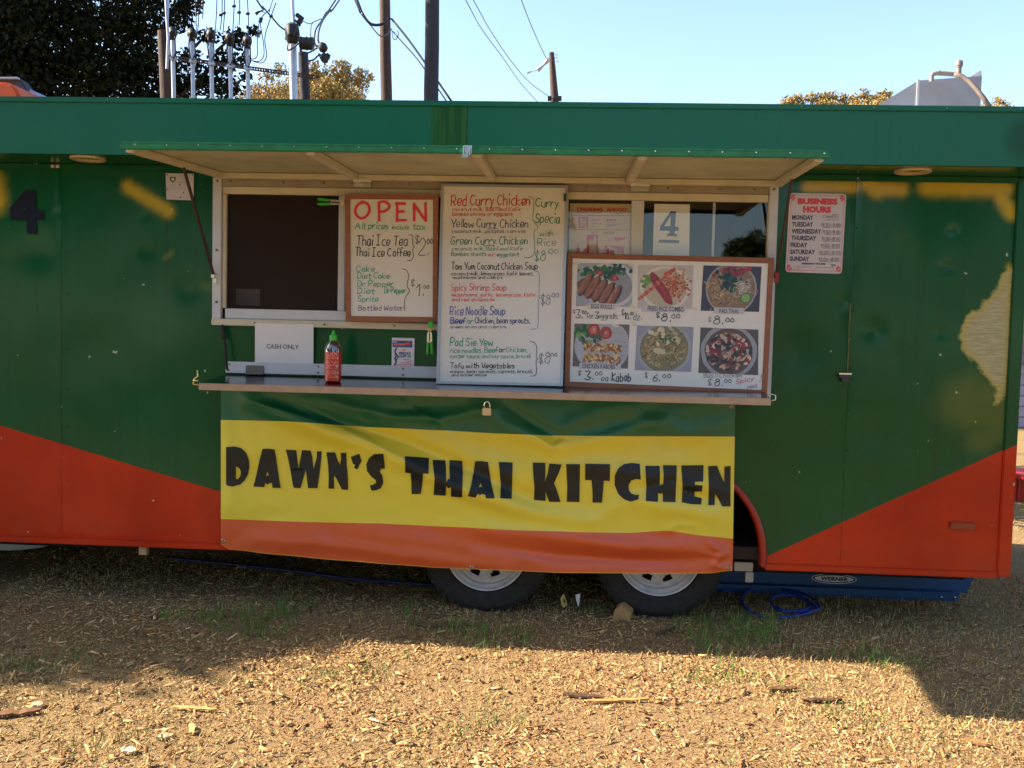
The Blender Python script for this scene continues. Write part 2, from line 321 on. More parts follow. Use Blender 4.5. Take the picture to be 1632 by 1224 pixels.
class Print:
    """flat print: inked shapes laid on a plane, each a hair above the last"""
    def __init__(s, plane, base=.0012): s.p = plane; s.b = base; s.mb = MB(); s.k = 0
    def _off(s, layer=None):
        if layer is not None: return s.b+layer*.00012
        s.k = (s.k+1) % 9; return s.b+.0010+s.k*.00006
    def poly(s, pts, col, layer=None):
        off = s._off(layer)
        vs = [s.p(x, y, off) for x, y in pts]
        if len(pts) <= 4: s.mb.add(vs, [tuple(range(len(pts)))], col)
        else: s.mb.add(vs, tessellate_polygon([[Vector((x, y, 0)) for x, y in pts]]), col)
    def rect(s, x0, y0, x1, y1, col, layer=None): s.poly([(x0, y0), (x1, y0), (x1, y1), (x0, y1)], col, layer)
    def text(s, t, x0, y0, x1, y1, h, col, bold=0.0, slant=0.0, layer=None):   # baseline (x0,y0)-(x1,y1), capital height h px
        vs, fs = bfont(t, bold); off = s._off(layer); d = Vector((x1-x0, y1-y0)); up = Vector((d.y, -d.x)).normalized()*h
        s.mb.add([s.p(x0+d.x*u+up.x*v+slant*v*h, y0+d.y*u+up.y*v, off) for u, v in vs], fs, col)
    def pen(s, pts, wd, col, smooth=True):
        if smooth and len(pts) > 2:
            q = []; P = [pts[0]]+list(pts)+[pts[-1]]
            for i in range(1, len(P)-2):
                for t in (0, .34, .67):
                    a, b, c, e = P[i-1], P[i], P[i+1], P[i+2]
                    q.append(tuple(.5*(2*b[j]+(c[j]-a[j])*t+(2*a[j]-5*b[j]+4*c[j]-e[j])*t*t+(3*b[j]-a[j]-3*c[j]+e[j])*t**3) for j in (0, 1)))
            q.append(pts[-1]); pts = q
        off = s._off(); n = len(pts); L = []; Rr = []
        for i, p in enumerate(pts):
            a = Vector(pts[max(i-1, 0)]); b = Vector(pts[min(i+1, n-1)]); d = b-a
            d = d.normalized() if d.length > 1e-6 else Vector((1, 0)); nn = Vector((-d.y, d.x))*wd/2
            e = d*(wd*.3)*(-1 if i == 0 else (1 if i == n-1 else 0)); L.append((p[0]+nn.x+e.x, p[1]+nn.y+e.y)); Rr.append((p[0]-nn.x+e.x, p[1]-nn.y+e.y))
        s.mb.add([s.p(x, y, off) for x, y in L+Rr], [(i, i+1, n+i+1, n+i) for i in range(n-1)], col)
    def hand(s, t, x0, x1, base, cap, col, wd=1.3, base1=None):       # hand lettering
        adv = []; x = 0
        for ch in t:
            wv = {' ': 3, 'i': 3, 'l': 2.4, '.': 2.4, ',': 2.2, 'm': 8, 'M': 8, 'W': 8, 'w': 8, 'O': 7.6, 'T': 7.2, '1': 3.6, '!': 3, ':': 3, 't': 5.2, 'f': 5, 'r': 5}.get(ch, 7 if ch.isupper() else 6)
            adv.append(x); x += wv
        sc = (x1-x0)/max(x-1.8, 1); b1 = base if base1 is None else base1
        for ch, ax in zip(t, adv):
            if ch == ' ': continue
            jx, jy, js = random.uniform(-.25, .25), random.uniform(-.3, .3), random.uniform(.93, 1.07)
            for st in GL[ch].split(','):
                pts = []
                for tok in st.split():
                    u = int(tok[0]); v = int(tok[1])-2; X = x0+(ax+u*js+jx)*sc+random.uniform(-.12, .12)*sc
                    Y = base+(b1-base)*(X-x0)/(x1-x0)-(v*js+jy)*cap/7
                    pts.append((X+v*.1*sc, Y))
                s.pen(pts, wd*random.uniform(.85, 1.1), col)
    def build(s, name, parent, m=None): return part(name, s.mb, m or M_PRINT, parent, col=True)
def C(ox, oy, sc): return lambda x, y: (ox+x/sc, oy+y/sc)

# ------------------------------------------------------------------ ground
def gz(x, y):
    v = Vector((x*.7, y*.7, 3.1)); a = noise.noise(v)*.022+noise.noise(v*4.3)*.006
    return a*min(1, max(0, (abs(y+.1)+abs(x-.2)*.2)/1.2)) + (0 if abs(x) < 8 and abs(y) < 8 else noise.noise(Vector((x*.05, y*.05, 0)))*.25)
def build_ground():
    xs = list(np.arange(-6, 6.01, .06)); ext = [-400, -250, -150, -90, -55, -35, -22, -14, -9]
    xs = ext+xs+[-e for e in reversed(ext)]; ys = ext+list(np.arange(-5, 5.01, .06))+[-e for e in reversed(ext)]
    V = np.array([(x, y, gz(x, y)) for y in ys for x in xs]); nx = len(xs)
    i = np.arange((len(ys)-1)*(nx-1)); r = i//(nx-1)*nx+i % (nx-1)
    me = npmesh('ground', V, np.c_[r, r+1, r+nx+1, r+nx], ground_mat(), smooth=True)
    tag(link('ground', me), None, None, kind='structure')
def ground_mat():
    m = bpy.data.materials.new('mulch_soil'); m.use_nodes = True; t = m.node_tree; N = t.nodes; L = t.links; b = N['Principled BSDF']
    tc = N.new('ShaderNodeTexCoord')
    def nz(s, d=6, ro=.6):
        n = N.new('ShaderNodeTexNoise'); n.inputs['Scale'].default_value = s; n.inputs['Detail'].default_value = d; n.inputs['Roughness'].default_value = ro; L.new(tc.outputs['Object'], n.inputs['Vector']); return n.outputs[0]
    def ramp(v, pts):
        r = N.new('ShaderNodeValToRGB'); L.new(v, r.inputs[0]); e = r.color_ramp.elements
        e[0].position, e[0].color = pts[0][0], (*pts[0][1], 1); e[1].position, e[1].color = pts[-1][0], (*pts[-1][1], 1)
        for p, c in pts[1:-1]: k = e.new(p); k.color = (*c, 1)
        return r.outputs[0]
    fine = ramp(nz(110, 10, .8), [(.34, (.09, .046, .022)), (.5, (.32, .185, .085)), (.64, (.56, .375, .19))])
    big = ramp(nz(.35, 3), [(.35, (.16, .17, .06)), (.65, (.24, .17, .09))])
    mx = N.new('ShaderNodeMix'); mx.data_type = 'RGBA'; mx.inputs[0].default_value = .35; L.new(fine, mx.inputs[6]); L.new(big, mx.inputs[7]); L.new(mx.outputs[2], b.inputs['Base Color'])
    b.inputs['Roughness'].default_value = .95; b.inputs['Specular IOR Level'].default_value = .15
    bp = N.new('ShaderNodeBump'); bp.inputs['Strength'].default_value = .8; bp.inputs['Distance'].default_value = .02; L.new(nz(75, 10, .8), bp.inputs['Height']); L.new(bp.outputs[0], b.inputs['Normal'])
    return m
build_ground()
def gzv(x, y): return np.array([gz(a, b) for a, b in zip(x, y)])
def scatter_xy(n, dens_far=.25):
    x = []; y = []
    k = 0
    X = rng.uniform(-6, 5, n*6); Y = rng.uniform(-3.2, 4.5, n*6); q = rng.random(n*6)
    keep = np.where((np.abs(X) < 2.9) & (Y < 1.3) & (Y > -2.0), 1.0, .16)
    ok = q < keep; return X[ok][:n], Y[ok][:n]
M_CHIP = mat('wood_chip', rough=.85, spec=.2, attr='Col', vary=.3, vscale=90)
def chips():
    n = 195000; x, y = scatter_xy(n)
    pt = np.array([noise.noise(Vector((a*1.5, b*2.2, 30)))+.6*noise.noise(Vector((a*5, b*6, 31))) for a, b in zip(x, y)]); kp = rng.random(len(x)) < np.clip(.8+pt*.8, .5, 1); x, y = x[kp], y[kp]; pt = pt[kp]; n = len(x)
    right = 1/(1+np.exp(-(x-.4)*1.3))
    Lc = rng.lognormal(-4.78, .74, n); Lc = np.clip(Lc*(1-.3*right), .004, .075); Wc = Lc*rng.uniform(.09, .34, n); Wc = np.minimum(Wc, .014); Hc = rng.uniform(.0012, .004, n)
    yaw = rng.uniform(0, 2*np.pi, n); tl = rng.normal(0, .28, n); rl = rng.normal(0, .3, n)
    c, s = np.cos(yaw), np.sin(yaw)
    ux = np.c_[c*np.cos(tl), s*np.cos(tl), np.sin(tl)]; vx = np.c_[-s*np.cos(rl), c*np.cos(rl), np.sin(rl)]; wx = np.cross(ux, vx)
    P = np.c_[x, y, gzv(x, y)+rng.uniform(.001, .012, n)]
    V = np.zeros((n, 8, 3)); k = 0
    tap = rng.uniform(.35, 1, n)
    for h in (-1, 1):
        for a, bb in ((-1, -1), (1, -1), (1, 1), (-1, 1)):
            ww = Wc*(tap if a > 0 else 1)
            V[:, k] = P+ux*(a*Lc/2)[:, None]+vx*(bb*ww/2)[:, None]+wx*(h*Hc/2)[:, None]; k += 1
    q = np.array([(4, 5, 6, 7), (0, 1, 5, 4), (1, 2, 6, 5), (2, 3, 7, 6), (3, 0, 4, 7)])
    Fq = (q[None]+(np.arange(n)*8)[:, None, None]).reshape(-1, 4)
    pal = np.array([(.56, .38, .17), (.46, .28, .12), (.24, .12, .055), (.64, .47, .24), (.34, .19, .085), (.54, .39, .17), (.68, .53, .32)])
    ci = rng.choice(7, n, p=[.26, .22, .17, .1, .12, .1, .03]); cc = pal[ci]*rng.uniform(.75, 1.2, (n, 1))*(1+.25*np.clip(pt, -1, 1))[:, None]*np.array([1.0, .91, .86])
    cl = np.repeat(cc[:, None], 8, 1).reshape(-1, 3)
    o = link('wood_mulch', npmesh('wood_mulch', V.reshape(-1, 3), Fq, M_CHIP, cl)); tag(o, 'scattered tan and brown wood chip mulch covering the ground', 'mulch', kind='stuff')
chips()
M_GRASS = mat('grass_blade', rough=.7, spec=.2, attr='Col')
def blades(name, x, y, h, wd, colA, colB, lean, label, cat):
    n = len(x); yaw = rng.uniform(0, 2*np.pi, n); le = rng.normal(0, lean, n); le2 = le*1.8
    P = np.c_[x, y, gzv(x, y)]; d = np.c_[np.cos(yaw), np.sin(yaw), np.zeros(n)]; sdv = np.c_[-np.sin(yaw+.6), np.cos(yaw+.6), np.zeros(n)]
    up = np.array([[0, 0, 1.]]); V = np.zeros((n, 5, 3))
    m1 = P+d*(np.sin(le)*h*.5)[:, None]+up*(np.cos(le)*h*.5)[:, None]
    m2 = m1+d*(np.sin(le2)*h*.5)[:, None]+up*(np.cos(le2)*h*.5)[:, None]; m2[:, 2] = np.maximum(m2[:, 2], P[:, 2]+.003)
    V[:, 0] = P-sdv*(wd/2)[:, None]; V[:, 1] = P+sdv*(wd/2)[:, None]; V[:, 2] = m1+sdv*(wd*.4)[:, None]; V[:, 3] = m1-sdv*(wd*.4)[:, None]; V[:, 4] = m2
    q = np.array([(0, 1, 2), (0, 2, 3), (3, 2, 4)]); Fq = (q[None]+(np.arange(n)*5)[:, None, None]).reshape(-1, 3)
    t = rng.random((n, 1)); cc = (np.array(colA)*(1-t)+np.array(colB)*t)*rng.uniform(.7, 1.2, (n, 1))
    o = link(name, npmesh(name, V.reshape(-1, 3), Fq, M_GRASS, np.repeat(cc[:, None], 5, 1).reshape(-1, 3))); tag(o, label, cat, kind='stuff')
def grass():
    n = 90000; x, y = scatter_xy(n)
    d = np.array([noise.noise(Vector((a*1.1, b*1.1, 9))) for a, b in zip(x, y)])
    k = rng.random(len(x)) < np.clip(.18+.75/(1+np.exp(-(x-.2)*1.6))+d*.8, .06, 1)
    x, y = x[k], y[k]; n = len(x)
    blades('dry_grass', x, y, rng.uniform(.012, .04, n), rng.uniform(.0014, .0034, n), (.48, .34, .13), (.62, .46, .22), .95, 'short dry straw coloured grass among the mulch in front of the trailer', 'dry grass')
    n = 80000; x, y = scatter_xy(n)
    d = np.array([noise.noise(Vector((a*1.7, b*2.3, 4)))+.5*noise.noise(Vector((a*6, b*6, 2))) for a, b in zip(x, y)])
    nearw = np.exp(-((y+.25)/.45)**2)*(x > -1.4)
    k = rng.random(len(x)) < np.clip((d-.22)*1.8+nearw*(.34+d*1.5)+.05/(1+np.exp(-(x-.6)*2)), 0, .85)
    k &= ~((y > .15) & (y < 2.1) & (x < 2.0))
    x, y = x[k], y[k]; n = len(x)
    blades('green_grass', x, y, rng.uniform(.02, .055, n)*(1+.8*np.exp(-((y+.15)/.35)**2)), rng.uniform(.0018, .0042, n), (.05, .13, .018), (.12, .24, .04), .5, 'green grass tufts growing along the foot of the trailer', 'grass')
grass()

# ------------------------------------------------------------------ trees
M_LEAF = mat('leaf', rough=.75, spec=.08, attr='Col')
def leafcloud(lobes, n, size, cols, gap=.0, seed=0, small=0.0):
    g = np.random.default_rng(seed); vol = np.array([l[3]*l[4]*l[5] for l in lobes])**.7; ix = g.choice(len(lobes), n, p=vol/vol.sum())
    L = np.array(lobes)[ix]; d = g.normal(size=(n, 3)); d /= np.linalg.norm(d, axis=1)[:, None]; r = g.random(n)**.42
    P = L[:, :3]+d*r[:, None]*L[:, 3:6]*g.uniform(.85, 1.12, (n, 1))
    if gap:
        f = 1.9/max(.2, np.mean(L[:, 3])); q = np.array([noise.noise(Vector(p*f*1.6))+.6*noise.noise(Vector(p*f*4.1)) for p in P]); rl = L[:, 3]/max(l[3] for l in lobes); P = P[q > gap-.55+np.clip(.3-rl, 0, .3)*small]
    n = len(P); a = g.normal(size=(n, 3)); a /= np.linalg.norm(a, axis=1)[:, None]; b = np.cross(a, g.normal(size=(n, 3))); b /= np.linalg.norm(b, axis=1)[:, None]
    s = size*g.uniform(.6, 1.3, (n, 1)); V = np.zeros((n, 4, 3)); V[:, 0] = P-a*s; V[:, 1] = P+b*s*.5; V[:, 2] = P+a*s; V[:, 3] = P-b*s*.5
    cc = np.array(cols)[g.integers(0, len(cols), n)]*g.uniform(.7, 1.25, (n, 1))
    return V.reshape(-1, 3), np.arange(n*4).reshape(-1, 4), np.repeat(cc[:, None], 4, 1).reshape(-1, 3)
def tree(name, base, height, lobes, n, size, cols, label, gap=0, seed=0, tr=.2, group=None, twigs=3, limb=1, small=0.0):
    base = Vector(base); t = root(name, base, label, 'tree', group); V, Fq, cc = leafcloud(lobes, n, size, cols, gap, seed, small)
    c = link('crown', npmesh('crown', V, Fq, M_LEAF, cc), t)
    g = random.Random(seed); mb = MB(); top = base+Vector((0, 0, height*.45)); mid = base+Vector((g.uniform(-.2, .2), g.uniform(-.2, .2), height*.25))
    mb.tube([base-Vector((0, 0, .2)), base+Vector((0, 0, .1)), mid, top], [tr*1.5, tr*1.15, tr*.9, tr*.7], 10)
    for l in lobes:
        e = Vector(l[:3]); st = mid.lerp(top, g.uniform(.3, 1)); m1 = st.lerp(e, .5)+Vector((g.uniform(-.3, .3), g.uniform(-.3, .3), g.uniform(-.1, .4)))*l[3]*.5
        lf = limb if l[3] > 1.2 else limb*.35
        if small and l[3] < .8: st = e+Vector((-l[3]*1.4, 0, -l[3]*.9)); m1 = st.lerp(e, .5)+Vector((0, 0, l[3]*.2)); part('branch', MB().tube([st, m1, e, e+Vector((l[3]*.6, 0, l[3]*.4))], [.03, .022, .014, .006], 6), M_BARK, t, smooth=True)
        if small and l[3] < .8: continue
        mb.tube([st, m1, e], [tr*.42*lf, tr*.28*lf, tr*.14*lf], 6)
        for k in range(twigs):
            d = Vector((g.gauss(0, 1), g.gauss(0, 1), g.gauss(.3, 1))).normalized(); q = e+Vector((d.x*l[3], d.y*l[4], d.z*l[5]))*.85
            m2 = e.lerp(q, .5)+Vector((g.uniform(-1, 1), g.uniform(-1, 1), g.uniform(-1, 1)))*l[3]*.12; mb.tube([m1.lerp(e, g.uniform(.7, 1)), m2, q], [tr*.13*lf, tr*.08*lf, tr*.03*lf], 5)
    part('trunk', mb, M_BARK, t, smooth=True); return t
EVG = [(.010, .015, .007), (.014, .018, .008), (.008, .011, .006), (.024, .026, .010)]
FALL = [(.40, .24, .08), (.26, .25, .10), (.16, .17, .07), (.42, .30, .13), (.22, .20, .09), (.44, .21, .06)]
def at(px, py, Y): p = onY(px, py, Y); return p
def lobe(px, py, Y, rx, ry=None, rz=None): p = at(px, py, Y); return (p.x, p.y, p.z, rx, ry or rx, rz or rx*.85)
# big live oak behind the left end
ol = [lobe(-330, 60, 12.5, 2.6), lobe(-120, -60, 12, 2.2), lobe(40, 40, 11.5, 1.15), lobe(120, -70, 12, 1.7), lobe(170, 60, 12, .95), lobe(60, 130, 12, 1.3), lobe(-40, 100, 11.5, 1.3),
      lobe(225, 20, 12, .65), lobe(255, -40, 12, .55), lobe(230, 120, 12.5, .75), lobe(160, 150, 12, .95), lobe(285, 140, 12.5, .4), lobe(325, 130, 12.3, .33), lobe(360, 140, 12.3, .33), lobe(392, 125, 12.2, .14),
      lobe(335, 58, 12.2, .2, .25, .14), lobe(375, 62, 12.3, .24, .25, .2), lobe(405, 50, 12.3, .12, .15, .12), lobe(300, 95, 12.3, .26), lobe(355, 100, 12.4, .26), lobe(385, 95, 12.3, .16), lobe(415, 18, 12.4, .06),
      lobe(285, 30, 12, .3), lobe(300, 5, 12, .25), lobe(-600, -100, 14, 3), lobe(-300, -330, 13, 2.8), lobe(60, -280, 13, 2.3), lobe(-500, 150, 13.5, 2.4), lobe(0, 260, 13.5, 1.8), lobe(-250, 230, 13, 1.8), lobe(230, 230, 13.3, 1.0), lobe(360, 200, 12.8, .5)]
ob = at(-150, 600, 13); ob.z = 0
oak = tree('oak_tree', ob, 8, ol, 275000, .052, EVG, 'huge dark evergreen oak with dense crown behind the trailer roof at left', gap=.02, seed=3, tr=.45, limb=.3, small=1.5)
mb = None
# orange and yellow autumn trees beyond
def fall(px, py, Y, spread, rx, n, label, seed, extra=()):
    g = random.Random(seed); ls = [lobe(px+g.uniform(-1, 1)*spread, py+g.uniform(-.4, 1.6)*spread*.42, Y+g.uniform(-1, 1), rx*g.uniform(.6, 1.1)) for _ in range(11)]
    ls += [lobe(a, b, Y, rx*.55) for a, b in extra]; b = at(px, 500, Y); b.z = 0
    return tree('autumn_tree', b, ls[0][2]*1.3, ls, int(n*2.6), .052, FALL, label, gap=.50, seed=seed, tr=.10, small=0, group='autumn trees beyond the trailer')
fall(520, 146, 30, 50, .85, 19000, 'yellow and orange autumn tree showing right of the short brown post', 21, ((545, 112), (575, 125), (505, 115), (490, 125)))
fall(432, 152, 31, 34, .62, 7000, 'smaller orange autumn tree showing left of the thick conduit mast', 22, ((425, 122), (445, 112)))
fall(1300, 172, 34, 44, .55, 8000, 'low row of orange treetop left of the exhaust hood, farthest from it', 23, ((1295, 156), (1325, 155), (1275, 160), (1345, 160), (1310, 158), (1265, 162)))
fall(1385, 166, 33, 26, .5, 7000, 'pointed orange treetop touching the left slope of the exhaust hood', 24, ((1378, 150), (1400, 156), (1362, 158), (1412, 152)))
fall(1592, 178, 33, 30, .5, 3500, 'orange treetop just right of the exhaust hood', 25, ((1590, 162),))
# tree standing beyond the left end of the trailer: its shadow falls on the mulch at left
cx = -2.75-4.1*1.54
tree('shade_tree', (cx, .35, 0), 4.6, [(cx, .2, 4.0, 1.3, 1.2, 1.0), (cx-.6, .6, 4.7, 1.2, 1.2, 1.0), (cx+.9, .35, 3.9, .95, .85, .8), (cx-1.3, .1, 3.6, 1.1, 1.15, .9), (cx-2.4, -.1, 3.9, 1.3, 1.2, .9), (cx+.2, .5, 3.2, .9, .9, .7), (cx-3.6, -.1, 3.9, 1.4, 1.2, 1)], 60000, .06, EVG, 'small dense evergreen tree standing past the left end of the trailer', seed=5, tr=.12)
# park trees on the far side of the lawn (mirrored in the windows and the paint) and rows added for shade
pl = [(0, 0, 6, 2.6, 2.6, 1.9), (1.9, .5, 5, 1.9, 1.9, 1.5), (-2, -.4, 5.2, 2, 2, 1.6), (.6, -1.2, 7.6, 1.6, 1.6, 1.3), (-1, 1, 3.9, 1.7, 1.7, 1.1), (1.6, -1, 3.5, 1.5, 1.5, .9)]
PK = [(.05, .07, .02), (.08, .10, .03), (.035, .05, .016), (.11, .12, .035)]
V, Fq, cc = leafcloud(pl, 15000, .17, PK, .2, 8); crown_me = npmesh('crown', V, Fq, M_LEAF, cc)
tm = MB().tube([(0, 0, -.3), (.05, 0, 1.5), (0, .1, 3.5), (.1, 0, 5.5)], [.34, .24, .18, .08], 9)
for l in pl: tm.tube([(0, .1, 2.6+random.random()), (l[0]*.5, l[1]*.5, l[2]*.75), l[:3]], [.12, .08, .04], 6)
trunk_me = tm.mesh('trunk', M_BARK, smooth=True)
PKS = [(-17, -26, 1.0, 0), (-11, -30, .85, 1), (-6, -27, .9, 2.2), (1.5, -40, .6, 3), (7.5, -32, .6, 4), (12.5, -29, 1.05, 5), (-14, -11.5, 1.0, 1.5), (-17, -15.5, 1.1, .2), (-4.5, -14, .95, 2), (14, -13, 1.0, 3.3), (-24, -9.8, .95, 4.1), (13.5, -4.5, .9, 2.2), (17, 3, 1.0, .4), (17, 15, 1.0, 1.4), (24, 27, 1.1, 2.4), (-8, -20, 1.1, 5.2), (19, -26, 1.0, .6), (26, -30, 1.1, 1.7), (-25, -31, 1.15, 2.8), (4.4, -27, .42, .3), (-2.5, -42, .9, .5), (-33, -27, 1.1, 1.2), (34, -28, 1.2, 2.5)]  # nearer and side trees added out of view to block sky and bounce light
ORD = 'first second third fourth fifth sixth seventh eighth ninth tenth eleventh twelfth thirteenth fourteenth fifteenth sixteenth seventeenth eighteenth nineteenth twentieth twenty-first twenty-second twenty-third last'.split()
for i, (x, y, s, rz) in enumerate(sorted(PKS)):
    t = root('park_tree', (x, y, 0), f'{"tall" if s > .8 else "low"} green off-camera park tree across the lawn, {ORD[min(i, 23)]} going from left to right', 'tree', 'park trees mirrored in the windows'); t.rotation_euler.z = rz; t.scale = (s, s, s)
    for nm, me in (('crown', crown_me), ('trunk', trunk_me)):
        o = bpy.data.objects.new(nm, me); COL.objects.link(o); o.parent = t

sm_ = leafcloud([(0, 0, .9, .75, .75, .8), (.3, .5, .7, .6, .6, .6), (-.2, -.5, .8, .6, .6, .7)], 9000, .045, PK, 0, 12); shrub_me = npmesh('foliage', *sm_[:2], M_LEAF, sm_[2]); stem_me = MB().tube([(0, 0, -.1), (0, 0, .9)], [.05, .03], 8).mesh('stem', M_BARK)
for i, (x, y, lb_) in enumerate(((1.6, 4.2, 'round leafy shrub added unseen for shade, nearest the rear wall of the trailer'), (1.9, 6.0, 'round leafy shrub added unseen for shade, in the middle behind the trailer'), (2.0, 8.0, 'round leafy shrub added unseen for shade, farthest behind the trailer by the hut'))):  # hidden by the trailer, added to shade the ground past its right end
    t = root('shade_shrub', (x, y, 0), lb_, 'shrub', 'unseen shrubs added for shade behind the trailer'); t.scale = (1.15, 1.3, 1.2)
    for nm, me in (('foliage', shrub_me), ('stem', stem_me)): o = bpy.data.objects.new(nm, me); COL.objects.link(o); o.parent = t

# ------------------------------------------------------------------ poles, conduits and wires beyond the roof
def pole(px0, py0, px1, py1, Y, wpx, label, m, wtop=None, h_extra=0, name='utility_pole', deco=None):
    a = at(px0, py0, Y); b = at(px1, py1, Y); k = (Y+4.54)/F; d = (a-b)/(a.z-b.z); base = b-d*(b.z+.3); top = a+d*h_extra
    t = root(name, (base.x, Y, 0), label, 'pole'); mb = MB(); r0_, r1_ = wpx*k/2*1.02, (wtop or wpx)*k/2
    n = 14; pts = [base.lerp(top, i/n)+Vector((noise.noise(Vector((i*.7, px0, 0)))*.012, 0, 0)) for i in range(n+1)]
    rr = [r0_+(r1_-r0_)*min(1, max(0, (p.z-b.z)/max(.1, a.z-b.z))) if p.z > b.z else r0_ for p in pts]
    mb.tube(pts, rr, 20); part('shaft', mb, m, t, smooth=R(40)); return t, k
p1, k = pole(262, 50, 268, 158, 8, 23, 'short stout brown wooden post carrying the left end of the conduit rail', mat('old_post_wood', lin((64, 42, 32)), .85, vary=.45, vscale=14, bump=.5, bscale=20, stretch=(6, 6, .5)), 21, name='wooden_post')
p2, k = pole(483, 84, 486, 158, 8.3, 16.5, 'narrow dark brown wooden post just right of the thick conduit mast', M_POLED, 16, name='wooden_post')
p3, k3 = pole(613, 0, 616, 160, 16, 18, 'tall brown utility pole with looping cables tied round it', M_POLE, 17, 4.5)
p4, k4 = pole(689, 0, 687.5, 160, 13.5, 23, 'tallest near-black utility pole right of the brown one', M_POLED, 22, 3)
p5, k5 = pole(879, 84, 884, 160, 26, 13, 'distant tapered utility pole right of centre with its top in view', M_POLE, 8)
mb = MB()
for q, z in ((-8, 157), (8, 157), (0, 160)): c = at(884+q, z, 25.7); mb.box((c.x-.06, c.y-.05, c.z-.07), (c.x+.06, c.y+.05, c.z+.07))
part('cross_fitting', mb, M_DARK, p5)
mb = MB()
for q, y in ((886, 87), (886, 92), (888, 98)): c = at(q, y, 25.9); mb.box((c.x-.03, c.y-.03, c.z-.02), (c.x+.06, c.y+.03, c.z+.02))
part('pole_bolts', mb, M_CHROME, p5)['kind'] = 'stuff'
mb = MB(); mb.tube([at(876, 94, 25.8), at(871, 97, 25.8), at(866, 103, 25.8), at(862, 107, 25.8), at(856, 112, 25.8)], [.05, .09, .05, .07, .09], 6)
mb.tube([at(846, 114, 25.8), at(840, 117, 25.8)], .03, 5); mb.tube([at(856, 112, 25.8), at(846, 114, 25.8)], .012, 5); part('insulator', mb, M_GALV, p5)
# conduit rack
rack = root('conduit_rack', at(340, 400, 8)*1, 'rack of five slim grey service conduits with black weatherheads on a slotted rail', 'conduits')
rack.location.z = 0
def child(name, mb, m, par, **k): return part(name, mb, m, par, **k)
cx5 = [((277, 158), (275, 62)), ((308, 158), (306, 64)), ((338, 158), (336, 66)), ((368, 158), (366, 72)), ((396, 158), (394, 76))]
for (bx, by), (tx, ty) in cx5:
    a, b = at(bx, by, 7.85), at(tx, ty, 7.85); d = (b-a)/(b.z-a.z); mb = MB(); g0 = a-d*a.z
    mb.tube([g0, a, b], .027, 12); c = child('conduit', mb, M_GALV, rack, smooth=R(40))
    # weatherhead: hooded cap bending forward
    mb = MB(); u = Vector((0, 0, 1)); fw = Vector((.35, -.93, 0))
    mb.tube([b-u*.02, b+u*.03, b+u*.075+fw*.02, b+u*.085+fw*.06, b+u*.05+fw*.10], [.032, .05, .062, .058, .03], 12)
    child('weatherhead', mb, M_DARK, rack, smooth=R(50))
    mb = MB(); mb.tube([b+u*.09+fw*.0, b+u*.108-fw*.01+Vector((-.03, 0, -.01)), b+u*.06+Vector((-.066, 0, 0))-fw*.01], [.012, .02, .01], 8); child('cap_rim', mb, M_GALV, rack, smooth=True)
    mb = MB(); lp = [b+u*.03+fw*.09+Vector((-.03, 0, 0)), b-u*.10+fw*.1+Vector((-.04, 0, 0)), b-u*.24+fw*.08+Vector((-.02, 0, 0)), b-u*.28+fw*.09+Vector((.01, 0, 0)), b-u*.2+fw*.09+Vector((.045, 0, 0)), b+u*.02+fw*.09+Vector((.035, 0, 0))]
    mb.tube(lp, .009, 6); child('drip_loop', mb, M_CABLE, rack, smooth=True)
    mb = MB(); r_ = at(bx-(bx-tx)*.5, 91+(bx-262)*.135, 7.8); mb.box((r_.x-.04, r_.y-.02, r_.z-.02), (r_.x+.04, r_.y+.03, r_.z+.02)); child('conduit_clamp', mb, M_GALV, rack)
# slotted rail
mb = MB(); ra, rb = at(257, 89, 7.93), at(502, 123, 7.93); n = 60; d = (rb-ra)/n; up_ = Vector((0, 0, 1))
for s_ in (-1, 1): mb.obox(ra+up_*.018*s_, rb+up_*.018*s_, .03, .012)
for i in range(n+1): mb.obox(ra+d*i-d*.18, ra+d*i+d*.18, .028, .03)
child('slotted_rail', mb, M_RUST, rack)
# tall thin pipe beside the first post
mb = MB(); mb.tube([at(266, 110, 7.6), at(268, 60, 7.6), at(266, 30, 7.6), at(264, -10, 7.6)], .018, 10); mb.tube([at(270, 88, 7.6), at(267, 40, 7.6), at(269, -10, 7.6)], .012, 8)
t = solo('riser_pipe', mb, M_GALV, 'thin pale riser pipe standing against the left wooden post', 'pipe', smooth=R(40))
# thick mast with big head, meter can and splice boxes
mast = root('service_mast', at(467, 400, 7.7), 'thick galvanised conduit mast with large black weatherhead and cable boxes', 'mast'); mast.location.z = 0
a, b = at(468.5, 158, 7.7), at(466, 66, 7.7); d = (b-a)/(b.z-a.z)
child('mast_pipe', MB().tube([a-d*a.z, a, b], .052, 16), M_GALV, mast, smooth=R(40))
child('upper_pipe', MB().tube([b+Vector((.01, .1, -.4)), at(468, 46, 7.8), at(465.5, -12, 7.8)], .023, 12), M_GALV, mast, smooth=R(40))
u = Vector((0, 0, 1)); fw = Vector((.15, -.98, 0))
child('weatherhead', MB().tube([b-u*.04, b+u*.02, b+u*.10+fw*.02, b+u*.145+fw*.06, b+u*.12+fw*.13, b+u*.03+fw*.15], [.055, .085, .095, .09, .075, .04], 16), M_DARK, mast, smooth=R(60))
child('cap_rim', MB().tube([b+Vector((-.088, .0, .02)), b+Vector((-.085, 0, .09)), b+Vector((-.05, 0, .14)), b+Vector((0, 0, .158)), b+Vector((.05, 0, .14)), b+Vector((.085, 0, .09)), b+Vector((.088, 0, .02))], .014, 8), M_GALV, mast, smooth=True)
mb = MB(); q0, q1 = at(479, 69, 7.6), at(499, 70, 7.6)
mb.tube([q0, q1], .078, 14); [mb.tube([q0.lerp(q1, e), q0.lerp(q1, e+.08)], .085, 14) for e in (.0, .45, .9)]
